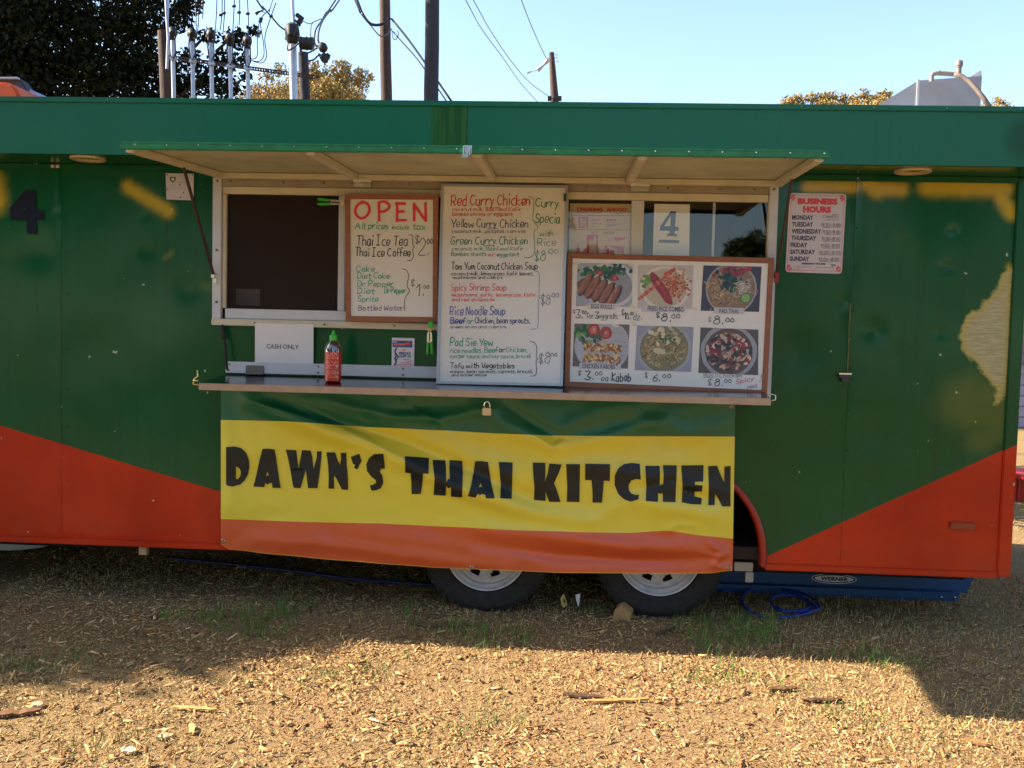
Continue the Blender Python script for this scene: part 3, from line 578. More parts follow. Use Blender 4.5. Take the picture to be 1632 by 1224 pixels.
child('splice_box', mb, M_DARK, mast, smooth=R(40))
mb = MB(); q0, q1 = at(511, 69, 7.5), at(518, 82, 7.5); mb.tube([q0, q0.lerp(q1, .3), q0.lerp(q1, .8), q1], [.03, .058, .055, .03], 12); child('splice_box', mb, M_DARK, mast, smooth=R(50))
mb = MB()
for x, y, r_ in ((517, 88, .03), (521, 92, .035), (514, 93, .02), (523, 88, .02), (519, 97, .02)): mb.tube([at(x-2.5, y-2, 7.5), at(x+2.5, y+2, 7.5)], r_, 8)
for x, y, r_ in ((475, 25, .028), (480, 29, .03), (478, 34, .03), (472, 34, .015), (476, 39, .016)): mb.tube([at(x-2.5, y-2, 7.8), at(x+2.5, y+2, 7.8)], r_, 8)
child('cable_clamps', mb, M_DARK, mast, smooth=R(50))['kind'] = 'stuff'
def cable(name, pts, Y, r_, m, label=None, par=None, seg=6):
    nx_ = 0
    if pts[0][1] < 0:
        (x0, y0), (x1, y1) = pts[0], pts[1]; k_ = (260+y0)/max(4, y1-y0); ex = (x0-max(-160, min(160, (x1-x0)*k_)), -260); pts = [ex]+list(pts)
    P = [pts[0]]+list(pts)+[pts[-1]]; q = []
    for i in range(1, len(P)-2):
        for t in (0, .25, .5, .75):
            a, b, c, e = P[i-1], P[i], P[i+1], P[i+2]; q.append([.5*(2*b[j]+(c[j]-a[j])*t+(2*a[j]-5*b[j]+4*c[j]-e[j])*t*t+(3*b[j]-a[j]-3*c[j]+e[j])*t**3) for j in (0, 1)])
    q.append(pts[-1]); Ys = Y if hasattr(Y, '__len__') else (Y, Y); n = len(q)
    mb = MB().tube([at(x, y, Ys[0]+(Ys[1]-Ys[0])*i/(n-1)) for i, (x, y) in enumerate(q)], r_, seg)
    if par: return child(name, mb, m, par, smooth=True)
    return solo(name, mb, m, label, 'cable', smooth=True)
for pts in ([(459, 70), (459, 80), (466, 77), (476, 69)], [(478, 77), (482, 83), (492, 84), (506, 76)], [(492, 97), (500, 95), (508, 88), (514, 88)], [(502, 71), (505, 74), (509, 70)],
            [(508, 85), (514, 98), (521, 99), (522, 93)], [(478, 80), (480, 86), (478, 87)]): cable('jumper', pts, 7.5, .011, M_CABLE, par=mast)
cable('jumper', [(495, 60), (496, 40), (499, 37)], 7.6, .006, M_CABLE, par=mast)
cable('jumper', [(482, 33), (493, 38), (502, 34), (513, 30)], 7.7, .006, M_WIRE, par=mast)
cable('overhead_cable', [(540, -8), (520, 20), (512, 34), (503, 48), (501, 66), (504, 73)], (9.5, 7.5), .012, M_CABLE, 'thick black cable dropping to the splice box, left one of the pair')
cable('overhead_cable', [(546, -8), (527, 16), (516, 30), (509, 46), (507, 60), (508, 68)], (9.5, 7.5), .012, M_CABLE, 'thick black cable dropping to the splice box, right one of the pair')
cable('overhead_cable', [(566, -8), (576, 18), (588, 36), (600, 40), (612, 37), (622, 28)], 15.6, .03, M_CABLE, 'thick sagging cable wrapped high on the brown utility pole')
cable('overhead_cable', [(562, -8), (574, 20), (592, 42), (604, 56), (614, 57), (624, 46)], 15.6, .015, M_WIRE, 'thinner sagging cable looping low round the brown utility pole')
cable('overhead_cable', [(624, 30), (650, 62), (680, 104), (720, 162)], (15.6, 15), .022, M_CABLE, 'black cable running down to the right behind the dark pole, upper one')
cable('overhead_cable', [(626, 50), (640, 66), (660, 88), (678, 112), (712, 162)], (15.6, 15), .014, M_CABLE, 'thin black cable running down to the right behind the dark pole, lower one')
cable('overhead_cable', [(624, 44), (626, 60), (631, 63), (635, 55), (633, 48)], 15.5, .009, M_WIRE, 'small hanging loop of grey wire right of the brown pole')
cable('overhead_cable', [(738, -8), (765, 42), (800, 90), (828, 130), (856, 162)], (14, 26), .011, M_WIRE, 'long thin wire slanting down to the far pole foot, lower one')
cable('overhead_cable', [(750, -8), (780, 46), (815, 98), (845, 132), (880, 157)], (14, 26), .011, M_WIRE, 'long thin wire slanting down to the far pole foot, upper one')
cable('overhead_cable', [(828, -8), (840, 24), (855, 60), (870, 92)], (18, 25.8), .013, M_WIRE, 'single thin wire ending at the top of the far pole')
cable('overhead_cable', [(404, -8), (418, 10), (432, 26), (446, 42), (458, 50)], 7.9, .012, M_CABLE, 'dark cable coming from upper left to the thick mast head')
G5 = 'service drop wires above the conduits'
drops = [[(312, -6), (312, 6), (313, 60)], [(320, 8), (317, 20), (316, 40), (313, 62)], [(325, -6), (324, 5), (323, 30)], [(346, -6), (345, 20), (342, 66)], [(354, -6), (354, 20), (351, 48)], [(358, -6), (358, 20), (355, 55)],
         [(374, -6), (373, 14), (370, 70)], [(382, -6), (382, 20), (381, 40)], [(394, -6), (396, 30), (396, 76)], [(414, 30), (410, 60), (410, 88), (402, 94), (396, 88)], [(436, -6), (430, 14), (418, 26), (415, 38), (420, 70), (420, 90), (412, 98), (400, 96)], [(440, 4), (432, 26), (422, 60), (425, 88), (418, 100), (404, 98)]]
dl = ['first', 'second', 'third', 'fourth', 'fifth', 'sixth', 'seventh', 'eighth', 'ninth', 'tenth', 'eleventh', 'twelfth']
splices = [(312, 8), (317, 21), (324, 4), None, (352, 24), (357, 21), (373, 10), (381, 20), (395, 22), (415, 34), (416, 30), (432, 26)]
for i, pts in enumerate(drops):
    o = cable('service_wire', pts, 7.75, .0065, M_CABLE, f'thin black service drop wire over the conduit rack, {dl[i]} from the left', seg=5); o['group'] = G5
    if splices[i]:
        c = at(*splices[i], 7.74); q = MB().tube([c-Vector((.024, 0, .01)), c-Vector((.01, 0, 0)), c+Vector((.012, 0, .002)), c+Vector((.024, 0, .012))], [.008, .02, .02, .008], 8)
        me = q.mesh('wire_connector', M_CABLE, smooth=True); k_ = bpy.data.objects.new('wire_connector', me); COL.objects.link(k_); k_.parent = o; k_.location = -o.location

# ------------------------------------------------------------------ things glimpsed above the roof at left, and beyond the right end
def profile_solid(px, Y0, Y1, m_): # outline in photo pixels measured at Y0, extruded back
    a = [at(x, y, Y0) for x, y in px]; mb = MB(); b = [p+Vector((0, Y1-Y0, 0)) for p in a]; n = len(a)
    mb.add(a+b, [tuple(range(n)), tuple(range(2*n-1, n-1, -1))]+[((i+1) % n, i, i+n, (i+1) % n+n) for i in range(n)]); return mb
tr_ = root('tarped_trailer', at(10, 600, 5), 'rounded orange shell with a dark upright panel seen over the left roof edge', 'equipment'); tr_.location.z = 0
mb = profile_solid([(-60, 220), (-60, 134), (-40, 129), (0, 129), (14, 131), (23, 137), (29, 146), (31, 156), (32, 220)], 5, 6.6, None); part('orange_shell', mb, M_ORSHELL, tr_, bevel=.03, smooth=R(50))
mb = profile_solid([(-60, 220), (-60, 123), (28, 123), (34, 130), (42, 141), (43, 160), (43, 220)], 6.65, 6.85, None); part('back_panel', mb, M_DKPLAS, tr_, bevel=.015)
mb = profile_solid([(-60, 125), (-60, 122.5), (27, 122.5), (27, 125)], 6.58, 6.64, None); part('top_rail', mb, M_GALV, tr_)
mb = profile_solid([(43, 220), (43, 140), (52, 144), (60, 151), (68, 156), (70, 220)], 6.7, 7.5, None); part('pale_cover', mb, M_LIGHTB, tr_, smooth=R(50), bevel=.02)
# steps ends to ground
b0, b1 = at(-60, 215, 5.05), at(60, 215, 5.05)
mb = MB().box((b0.x, 5.05, -.05), (b1.x, 7.4, b0.z+.05)); part('lower_body', mb, M_DKPLAS, tr_)
# red bench and far hut at right
def gy(px, py): return onZ(px, py, 0)
t = root('picnic_table', gy(1660, 800), 'red painted bench end beyond the right corner of the trailer', 'bench'); Y = t.location.y
for x in (1614, 1620.5, 1628, 1640, 1700):
    mb = MB(); p = at(x, 752, Y); mb.box((p.x-.02, Y-.05, 0), (p.x+.03, Y+.05, p.z-.01)); part('slat', mb, M_REDW, t, bevel=.004)
mb = MB(); p = at(1610, 752, Y); mb.box((p.x, Y-.3, p.z-.04), (p.x+1.8, Y+.3, p.z)); part('bench_top', mb, M_REDW, t, bevel=.006)
hy = 10.5; p0 = at(1617, 420, hy)
t = root('far_hut', (p0.x+1.6, hy, 0), 'pale clapboard hut far behind the right end of the trailer', 'building')
mb = MB().box((p0.x, hy, 0), (p0.x+4, hy+3, 2.4)); part('wall', mb, mat('hut_wall', lin((150, 150, 175)), .7, vary=.2), t)
for i in range(14): part('clapboard', MB().box((p0.x-.01, hy-.03, .1+i*.165), (p0.x+4, hy-.004, .24+i*.165)), mat('hut_wall', lin((150, 150, 175))), t)
mb = MB(); mb.add([(p0.x-.2, hy-.3, 2.35), (p0.x+4.2, hy-.3, 2.35), (p0.x+4.2, hy+3.3, 2.35), (p0.x-.2, hy+3.3, 2.35), (p0.x-.2, hy+1.5, 3.2), (p0.x+4.2, hy+1.5, 3.2)], [(0, 1, 5, 4), (2, 3, 4, 5), (0, 4, 3), (1, 2, 5), (0, 3, 2, 1)]); part('roof', mb, M_DKPLAS, t)
part('window', MB().box((p0.x+.1, hy-.05, 1.0), (p0.x+.9, hy-.02, 1.8)), M_GLASS, t)

# ------------------------------------------------------------------ the trailer
XL, XR, ZB, ZT, ZS, YF, YB = -5.4, 2.118, .297, 2.409, 2.153, -.28, 2.2
tr = root('food_trailer', (-1.2, 1.0, 0), 'long green food trailer with red lower corners, open serving hatch and twin wheels', 'trailer')
# ARCH opening
AX, AA, AB = .168, .80, .56
def in_arch(x, z): return (abs((x-AX)/AA)**2.4+(max(0, (z-ZB))/AB)**2.4) < 1
WX0, WX1, WZ0, WZ1 = -1.700, .955, 1.400, 2.082
def seg_d(x, z, a, b):
    ax, az = a; bx, bz = b; dx, dz = bx-ax, bz-az; t = max(0, min(1, ((x-ax)*dx+(z-az)*dz)/(dx*dx+dz*dz+1e-9))); return math.hypot(x-ax-t*dx, z-az-t*dz)
def wp(px, py): p = onY(px, py, 0); return (p.x, p.z)
YEL = [((204, 298), (268, 337), .030, .8), ((-14, 290), (-8, 320), .05, 1), ((1288, 298), (1360, 298), .028, .9), ((1384, 292), (1400, 302), .035, 1), ((1392, 300), (1436, 302), .030, .95), ((1478, 298), (1600, 300), .036, 1),
       ((1590, 305), (1612, 340), .030, .95), ((262, 412), (274, 402), .015, .32), ((1285, 274), (1355, 272), .012, .45), ((1420, 276), (1600, 276), .018, .4), ((1608, 425), (1610, 436), .015, .7)]
YEL = [(wp(*a), wp(*b), r_, s_) for a, b, r_, s_ in YEL]  # overspray; the patches at right also paint in soft glare
OLV_REFL = [((5, 400), (80, 398), .055, .42), ((322, 455), (340, 458), .028, .6), ((300, 530), (340, 545), .05, .22), ((200, 405), (215, 400), .03, .2), ((100, 290), (260, 300), .05, .16), ((1440, 380), (1450, 440), .085, .45), ((1540, 640), (1600, 660), .13, 1.0), ((1560, 700), (1600, 690), .07, .9), ((1612, 500), (1614, 700), .03, .9), ((1400, 560), (1500, 520), .10, .25), ((1180, 800), (1240, 860), .12, .25), ((1240, 480), (1300, 520), .10, .22)]
OLV_REFL = [(wp(*a), wp(*b), r_, s_) for a, b, r_, s_ in OLV_REFL]  # olive patches: reflections on the gloss wall and overspray, painted into its colour
SCR_GLARE = [wp(*q) for q in ((1617, 425), (1600, 436), (1588, 462), (1560, 492), (1540, 505), (1531, 535), (1535, 560), (1556, 578), (1575, 605), (1590, 622), (1585, 645), (1600, 632), (1606, 600), (1610, 540), (1609, 500))]  # tan patch: soft glare painted in as a ragged sanded area
def poly_sd(x, z, P):
    ins = False; dm = 9; n = len(P)
    for i in range(n):
        a, b = P[i], P[(i+1) % n]; dm = min(dm, seg_d(x, z, a, b))
        if (a[1] > z) != (b[1] > z) and x < (b[0]-a[0])*(z-a[1])/(b[1]-a[1])+a[0]: ins = not ins
    return dm if ins else -dm
DENT = [(*wp(210, 285), .010, .003), (*wp(230, 345), .012, .003), (*wp(232, 400), .03, .004), (*wp(95, 340), .02, .004), (*wp(1510, 425), .02, .005), (*wp(1520, 368), .02, .004), (*wp(1500, 530), .02, .004), (*wp(1350, 365), .015, .003), (*wp(1350, 480), .025, .005), (*wp(60, 400), .09, .004),
        (*wp(300, 460), .07, .004), (*wp(1395, 525), .05, .005), (*wp(1270, 560), .1, .006), (*wp(1390, 690), .10, .006), (*wp(1400, 780), .09, .005), (*wp(1560, 700), .12, .006), (*wp(90, 700), .1, .004), (*wp(1500, 740), .02, .004), (*wp(1290, 700), .16, .006), (*wp(130, 560), .16, .005), (*wp(1440, 570), .06, .003)]
def wall_dy(x, z):
    v = noise.noise(Vector((x*1.3, z*1.6, 7)))*.0045+noise.noise(Vector((x*4, z*4, 1)))*.0011
    for dx, dz, r_, a in DENT:
        q = ((x-dx)**2+(z-dz)**2)/(r_*r_)
        if q < 9: v += a*math.exp(-q)
    return v
def wall_panel(x0, x1, Y=0.0):
    nx = max(2, int((x1-x0)/.018)); xs = [x0+(x1-x0)*i/nx for i in range(nx+1)]
    zs = sorted(set([ZB+(ZS-ZB)*i/104 for i in range(105)]+([WZ0, WZ1] if x1 > WX0 and x0 < WX1 else [])))
    for e in (WX0, WX1):
        if x0 < e < x1: xs = sorted(set(xs+[e]))
    V = []; Pt = []; nxx = len(xs)
    for z in zs:
        for x in xs:
            ed = min(1, min(x-x0, x1-x)/.03, (z-ZB)/.04+.2); V.append((x, Y+wall_dy(x, z)*max(0, ed)+(.0012 if ed <= 0 else 0), z))
            if x < -3.2: Pt.append((0, 0, 0)); continue
            ye = 0
            for a, b, r_, s_ in YEL:
                d = seg_d(x, z, a, b)
                if d < r_*3.2: ye = max(ye, s_*math.exp(-(d/(r_*1.3))**2*.9))
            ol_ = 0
            for a, b, r_, s_ in OLV_REFL:
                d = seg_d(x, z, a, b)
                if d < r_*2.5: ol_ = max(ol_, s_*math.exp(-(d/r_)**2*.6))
            sc = .5+poly_sd(x, z, SCR_GLARE)*6 if x > 1.5 else 0
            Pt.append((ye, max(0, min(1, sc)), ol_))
    Fq = []
    for j in range(len(zs)-1):
        for i in range(nxx-1):
            xc, zc = (xs[i]+xs[i+1])/2, (zs[j]+zs[j+1])/2
            if WX0 < xc < WX1 and WZ0 < zc < WZ1: continue
            if in_arch(xc, zc): continue
            r_ = j*nxx+i; Fq.append((r_, r_+1, r_+nxx+1, r_+nxx))
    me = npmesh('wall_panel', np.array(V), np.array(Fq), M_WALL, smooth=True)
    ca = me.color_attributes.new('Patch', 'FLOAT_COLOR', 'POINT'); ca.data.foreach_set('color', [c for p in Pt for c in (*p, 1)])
    return link('wall_panel', me, tr)
SEAMS = [XL, -3.70, -2.479, -.58, 1.332, 2.059]
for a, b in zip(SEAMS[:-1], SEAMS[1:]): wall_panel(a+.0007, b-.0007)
# joint strips behind the seams, end wall, back wall, roof, floor
for x in SEAMS[1:]: part('seam_backing', MB().box((x-.012, .006, ZB), (x+.012, .012, WZ0-.02 if WX0 < x < WX1 else ZS)), M_WALL, tr)
mb = MB().box((2.0585, -.012, ZB-.006), (XR, .03, ZS-.002)); cme = part('corner_trim', mb, M_WALL, tr, bevel=.004)
part('end_wall', MB().box((XR-.03, .031, ZB), (XR-.004, YB, ZT-.01)), M_WALL, tr, bevel=.004)
part('end_wall', MB().box((XL, .015, ZB), (XL+.03, YB, ZT-.01)), M_WALL, tr)
part('rear_wall', MB().box((XL+.031, YB-.03, ZB), (XR-.031, YB, ZT-.01)), M_WALL, tr)
part('roof', MB().box((XL, -.255, ZT-.03), (XR, YB+.02, ZT-.006)), M_ALU, tr)
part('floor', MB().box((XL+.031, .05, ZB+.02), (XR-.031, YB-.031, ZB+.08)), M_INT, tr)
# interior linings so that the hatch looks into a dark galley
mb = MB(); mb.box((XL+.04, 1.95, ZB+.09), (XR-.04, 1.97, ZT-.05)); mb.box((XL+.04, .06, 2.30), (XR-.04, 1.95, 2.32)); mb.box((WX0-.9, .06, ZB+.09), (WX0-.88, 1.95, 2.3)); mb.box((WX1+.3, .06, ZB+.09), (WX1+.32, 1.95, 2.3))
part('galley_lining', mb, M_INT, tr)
mb = MB(); mb.box((-1.9, 1.2, 1.15), (1.1, 1.9, 1.2)); mb.box((-1.5, 1.5, 1.2), (-.6, 1.9, 1.6)); mb.box((0.1, 1.3, 1.2), (.8, 1.9, 1.85)); part('galley_counter', mb, M_STEEL, tr, bevel=.005)
part('galley_card', MB().box((-1.64, .10, 1.49), (-1.52, .105, 1.57)), M_PAPER, tr)
# fascia
def fascia(x0, x1):
    nx = max(2, int((x1-x0)/.03)); V = []; Pt = []; zs = [ZS+(2.384-ZS)*i/12 for i in range(13)]; xs = [x0+(x1-x0)*i/nx for i in range(nx+1)]
    f0, f1 = onY(690, 210, YF).x, onY(741, 210, YF).x; sp_ = onY(1632, 222, YF)
    for z in zs:
        for x in xs:
            V.append((x, YF+noise.noise(Vector((x*.8, z*2, 2)))*.0022+noise.noise(Vector((x*3, z*3, 2)))*.0006, z))
            Pt.append((.85 if f0 < x < f1 else max(0, .55-min(abs(x-f0), abs(x-f1))*8), max(0, 1-math.hypot((x-sp_.x)/.9, (z-sp_.z))/.17), 0))
    n = nx+1; Fq = [(j*n+i, j*n+i+1, (j+1)*n+i+1, (j+1)*n+i) for j in range(12) for i in range(nx)]
    me = npmesh('fascia_panel', np.array(V), np.array(Fq), M_FASC, smooth=True); ca = me.color_attributes.new('Patch', 'FLOAT_COLOR', 'POINT'); ca.data.foreach_set('color', [c for p in Pt for c in (*p, 1)])
    link('fascia_panel', me, tr)
xj = onY(744, 210, YF).x
fascia(XL, xj-.0015); fascia(xj+.0015, XR)
part('fascia_backing', MB().box((XL+.005, YF+.006, ZS+.004), (XR-.005, YF+.022, 2.386)), M_FASC, tr)
part('roof_edge_trim', MB().box((XL, YF-.007, 2.3845), (XR, YF+.03, ZT)), M_FASC, tr, bevel=.003)
part('soffit', MB().box((XL, YF+.023, ZS+.001), (XR, -.001, ZS+.02)), M_WALL, tr)
part('soffit_cove', MB().box((XL, -.016, ZS-.028), (XR-.062, -.004, ZS)), M_WALL, tr, bevel=.003)
mb = MB()
for x in np.arange(XL+.2, XR, .31): mb.lathe((x, YF-.0072, 2.397), [(0, -.002), (.003, -.0015), (.004, 0)], 8, axis='y')
part('trim_rivets', mb, M_FASC, tr)['kind'] = 'stuff'
# bottom rail
part('bottom_rail', MB().box((XL, -.014, ZB-.014), (AX-AA-.01, .0, ZB+.016)), M_WALL, tr, bevel=.004)
part('bottom_rail', MB().box((AX+AA+.01, -.014, ZB-.014), (2.056, .0, ZB+.016)), M_WALL, tr, bevel=.004)
# arch trim
mb = MB(); pts = []
for i in range(49):
    t = math.pi*i/48; c, s_ = math.cos(t), math.sin(t); pts.append((AX+AA*(abs(c)**(2/2.4))*(1 if c > 0 else -1), ZB+AB*(s_**(2/2.4) if s_ > 0 else 0)))
vs = []
for x, z in pts:
    dx, dz = x-AX, (z-ZB)*1.2; l = math.hypot(dx, dz); dx, dz = dx/l, dz/l
    for q, yy in ((-.012, .05), (-.012, -.012), (.003, -.018), (.018, -.012), (.018, .004)): vs.append((x+dx*q, yy, z+dz*q))
fs = [(i*5+k, i*5+k+1, (i+1)*5+k+1, (i+1)*5+k) for i in range(48) for k in range(4)]
mb.add(vs, fs); part('arch_trim', mb, mat('arch_red', (.34, .018, .005), .35, vary=.3, vscale=8), tr, smooth=True)
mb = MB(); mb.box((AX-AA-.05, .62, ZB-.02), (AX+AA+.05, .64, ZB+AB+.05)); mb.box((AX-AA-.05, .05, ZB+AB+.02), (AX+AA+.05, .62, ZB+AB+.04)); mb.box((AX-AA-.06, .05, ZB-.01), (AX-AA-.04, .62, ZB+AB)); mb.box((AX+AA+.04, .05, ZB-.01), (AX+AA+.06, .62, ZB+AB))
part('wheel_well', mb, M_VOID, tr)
mb = MB(); mb.box((XL+.3, .25, ZB-.09), (XR-.1, .32, ZB-.0)); mb.box((XL+.3, 1.8, ZB-.09), (XR-.1, 1.87, ZB-.0)); mb.box((AX-.5, .3, .28), (AX-.38, 1.8, .38)); mb.box((AX+.38, .3, .28), (AX+.5, 1.8, .38)); part('chassis', mb, M_VOID, tr); part('rear_light_blocker', MB().box((XL+.1, YB-.06, -.03), (XR-.35, YB-.035, ZB)), M_VOID, tr); part('end_light_blocker', MB().box((XL+.02, .3, -.03), (XL+.04, YB-.1, ZB)), M_VOID, tr)  # rear and end skirts are unseen, added to keep light out from underneath
mb = MB(); c0 = onY(1170, 910, .2); c1 = onY(1200, 910, .2); mb.box((c0.x, .2, c0.z-.0), (c1.x, .23, c0.z+.045)); mb.box((c1.x-.04, .18, c0.z-.05), (c1.x, .24, c0.z+.0)); part('axle_bracket', mb, M_GALV, tr, bevel=.003)
# wheels
def wheel(cx, cz, Y):
    w_ = link('wheel', None, tr) if False else bpy.data.objects.new('wheel', None); COL.objects.link(w_) if not w_.users_collection else None
    w_.parent = tr; w_.location = -Vector(tr.location); w_.empty_display_size = .1
    Rr = .322; c = (cx, Y, cz)
    prof = [(.205, .035), (.212, .012), (.235, .002), (.262, -.002), (.285, .0), (.287, .004), (.300, .008), (.314, .02), (.322, .04), (.322, .16), (.314, .18), (.285, .2), (.21, .2), (.2, .17)]
    mb = MB().lathe(c, prof, 56, 'y')
    for k in range(44):  # shoulder lugs
        t = 2*math.pi*k/44; ct, st = math.cos(t), math.sin(t); p = Vector((cx+ct*.312, Y+.012, cz+st*.312)); q = Vector((cx+ct*.324, Y+.052, cz+st*.324)); mb.obox(p, q, .016, .012, up=Vector((ct, 0, st)))
    o = bpy.data.objects.new('tyre', mb.mesh('tyre', M_TYRE, smooth=R(40))); COL.objects.link(o); o.parent = w_
    rp = [(.207, .020), (.205, .012), (.196, .012), (.192, .022), (.184, .030), (.178, .032), (.170, .048), (.160, .052), (.152, .048), (.118, .034), (.092, .040), (.07, .05), (.048, .042), (.046, .02), (.0, .02)]
    def skip(i, k): return i in (8, 9) and False or (i == 9 and (k % 9) in (3, 4, 5))
    # finer rings so the slots are real holes
    rp = [(.207, .020), (.205, .012), (.196, .012), (.192, .022), (.184, .030), (.178, .032), (.170, .048), (.160, .052), (.152, .047), (.143, .043), (.122, .036), (.112, .035), (.092, .040), (.07, .05), (.048, .042), (.046, .02), (.0, .02)]
    mb = MB().lathe(c, rp, 72, 'y', skip=lambda i, k: i in (9, 10) and (k % 9) in (3, 4, 5) or i == 9 and (k % 9) == 2)
    o = bpy.data.objects.new('rim', mb.mesh('rim', M_RIM, smooth=R(40))); COL.objects.link(o); o.parent = w_
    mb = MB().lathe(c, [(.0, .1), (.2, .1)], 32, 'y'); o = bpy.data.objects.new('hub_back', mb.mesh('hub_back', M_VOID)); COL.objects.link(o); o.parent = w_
wheel(-.364, .308, .07); wheel(.487, .316, .07)
# small marks: reflector, latch, downlights, drip bits
c0, c1 = onY(1514, 832, -.01), onY(1553, 844, -.01)
part('side_reflector', MB().box((c0.x, -.02, c1.z), (c1.x, .0, c0.z)), M_REDL, tr, bevel=.004)
c0, c1 = onY(1336, 595, -.01), onY(1354, 608, -.01)
mb = MB().box((c0.x, -.03, c1.z+.018), (c1.x, -.008, c0.z)); mb.box((c0.x+.012, -.028, c1.z-.002), (c1.x-.008, -.008, c1.z+.016)); part('door_latch', mb, M_DKPLAS, tr, bevel=.002)
part('latch_plate', MB().box((c0.x-.002, -.034, c0.z-.004), (c1.x+.002, -.006, c0.z+.003)), M_CHROME, tr)
a, b = onY(1357, 482, -.006), onY(1350, 595, -.006); part('door_bead', MB().box((b.x-.001, -.006, b.z), (b.x+.005, .0, a.z)), mat('yellowed_bead', lin((98, 112, 44)), .5, vary=.6, vscale=30), tr)
for px, py in ((140, 252), (1455, 272)):
    c = onZ(px, py, ZS); mb = MB().lathe((c.x, c.y, ZS), [(.078, .001), (.080, -.006), (.074, -.010), (.060, -.006), (.056, .0005)], 32); o = part('downlight', mb, mat('lamp_ring', lin((190, 170, 140)), .35, metal=.3), tr, smooth=True)
    mb = MB().lathe((c.x, c.y, ZS), [(.058, -.0005), (.045, -.003), (.02, -.0045), (0, -.005)], 24); q = bpy.data.objects.new('lens', mb.mesh('lens', mat('lamp_lens', lin((205, 180, 130)), .08, coat=1, vary=.5, vscale=60), smooth=True)); COL.objects.link(q); q.parent = o
mb = MB()
for px, py in ((86, 266), (94, 266)): c = onY(px, py, -.006); mb.box((c.x-.010, -.02, c.z-.006), (c.x+.008, -.003, c.z+.008))
part('broken_clip', mb, M_CREAM, tr, bevel=.002)
mb = MB()
for x in (-2.47, 1.325, 2.05):
    for z in np.arange(.4, 2.1, .22):
        if not in_arch(x, z): mb.lathe((x+.018, -.0005, z+.03*math.sin(z*9)), [(0, -.003), (.004, -.0025), (.0055, 0)], 8, axis='y')
for x in np.arange(XL+.2, 2.05, .28):
    if not AX-AA-.02 < x < AX+AA+.02: mb.lathe((x, -.0142, ZB), [(0, -.003), (.004, -.0025), (.0055, 0)], 8, axis='y')
part('panel_rivets', mb, M_WALL, tr)['kind'] = 'stuff'
c = onY(230, 873, .02); part('jack_foot', MB().box((c.x-.02, .0, .24), (c.x+.02, .03, ZB-.012)), mat('raw_wood_tab', lin((170, 140, 100)), .7, vary=.3), tr, bevel=.002)

# serving hatch: frame, sashes, panes
def fr(name, x0, x1, z0, z1, y0, y1, m, bev=.003): return part(name, MB().box((x0, y0, z0), (x1, y1, z1)), m, tr, bevel=bev)
fr('frame_jamb', -1.716, -1.672, 1.40, 2.098, -.022, .01, M_ALU); fr('frame_jamb', .930, .972, 1.10, 2.095, -.022, .01, M_ALU)
fr('frame_head', -1.671, .929, 2.058, 2.098, -.020, .01, mat('weathered_head', lin((150, 138, 122)), .55, vary=.35, vscale=10))
fr('frame_head', -1.671, .929, 2.022, 2.057, -.012, .02, M_CREAM)
fr('sill', -1.716, .929, 1.388, 1.420, -.030, .01, M_CREAM); fr('sash_rail', -1.655, -.86, 1.421, 1.470, -.014, .016, M_ALU)
fr('sash_rail', -.86, .929, 1.421, 1.465, -.010, .016, M_ALU)
fr('sash_stile', -1.671, -1.652, 1.471, 2.021, -.010, .02, M_CREAM)
xa = onY(540, 400, 0).x; fr('sash_stile', xa, xa+.035, 1.471, 2.021, -.014, .012, M_ALU)
xm = onY(1006, 340, 0).x; xm2 = onY(1026, 340, 0).x; fr('sash_stile', xm, xm2, 1.466, 2.021, -.012, .018, M_ALU)
xe = onY(1224, 340, 0).x; fr('sash_stile', xe, .929, 1.466, 2.021, -.010, .018, M_CREAM)
xb = onY(1137, 360, 0.03).x; fr('window_bar', xb-.006, xb+.006, 1.466, 2.021, .02, .03, M_ALU)
xn = onY(905, 340, 0).x; fr('sash_stile', xn-.05, xn+.002, 1.466, 2.021, -.012, .018, M_CREAM)
for x0, x1, nm in ((-1.652, xa, 'screen'), (xa+.035, xn-.05, 'pane'), (xn+.002, xm, 'pane'), (xm2, xe, 'pane')):
    mb = MB(); mb.add([(x0, .006, 1.466), (x1, .006, 1.466), (x1, .006, 2.021), (x0, .006, 2.021)], [(0, 1, 2, 3)]); part(nm, mb, M_SCREEN if nm == 'screen' else M_GLASS, tr)
mb = MB()
for x in np.linspace(-1.60, .88, 13): mb.lathe((x+.03*math.sin(x*40), -.0205, 2.078), [(0, -.003), (.005, -.0025), (.006, 0)], 8, axis='y')
for x in np.linspace(-1.5, .88, 8): mb.lathe((x, -.0305, 1.402), [(0, -.003), (.005, -.0025), (.006, 0)], 8, axis='y')
for z in (1.5, 1.75, 2.08): mb.lathe((-1.694, -.0225, z), [(0, -.003), (.005, -.0025), (.007, 0)], 8, axis='y'); mb.lathe((.951, -.0225, z), [(0, -.003), (.005, -.0025), (.007, 0)], 8, axis='y')
part('frame_screws', mb, M_STEEL, tr)['kind'] = 'stuff'
# trim strip above the counter
a = onY(361, 580, 0); fr('counter_backstrip', a.x, .93, 1.158, 1.213, -.016, -.0035, M_ALU, .002)
mb = MB()
for px in (363, 505, 640, 800, 1000, 1180):
    x = onY(px, 590, 0).x
    for z in (1.170, 1.200): mb.lathe((x+.01, -.0165, z), [(0, -.002), (.004, -.002), (.006, 0)], 8, axis='y')
part('strip_screws', mb, M_STEEL, tr)['kind'] = 'stuff'
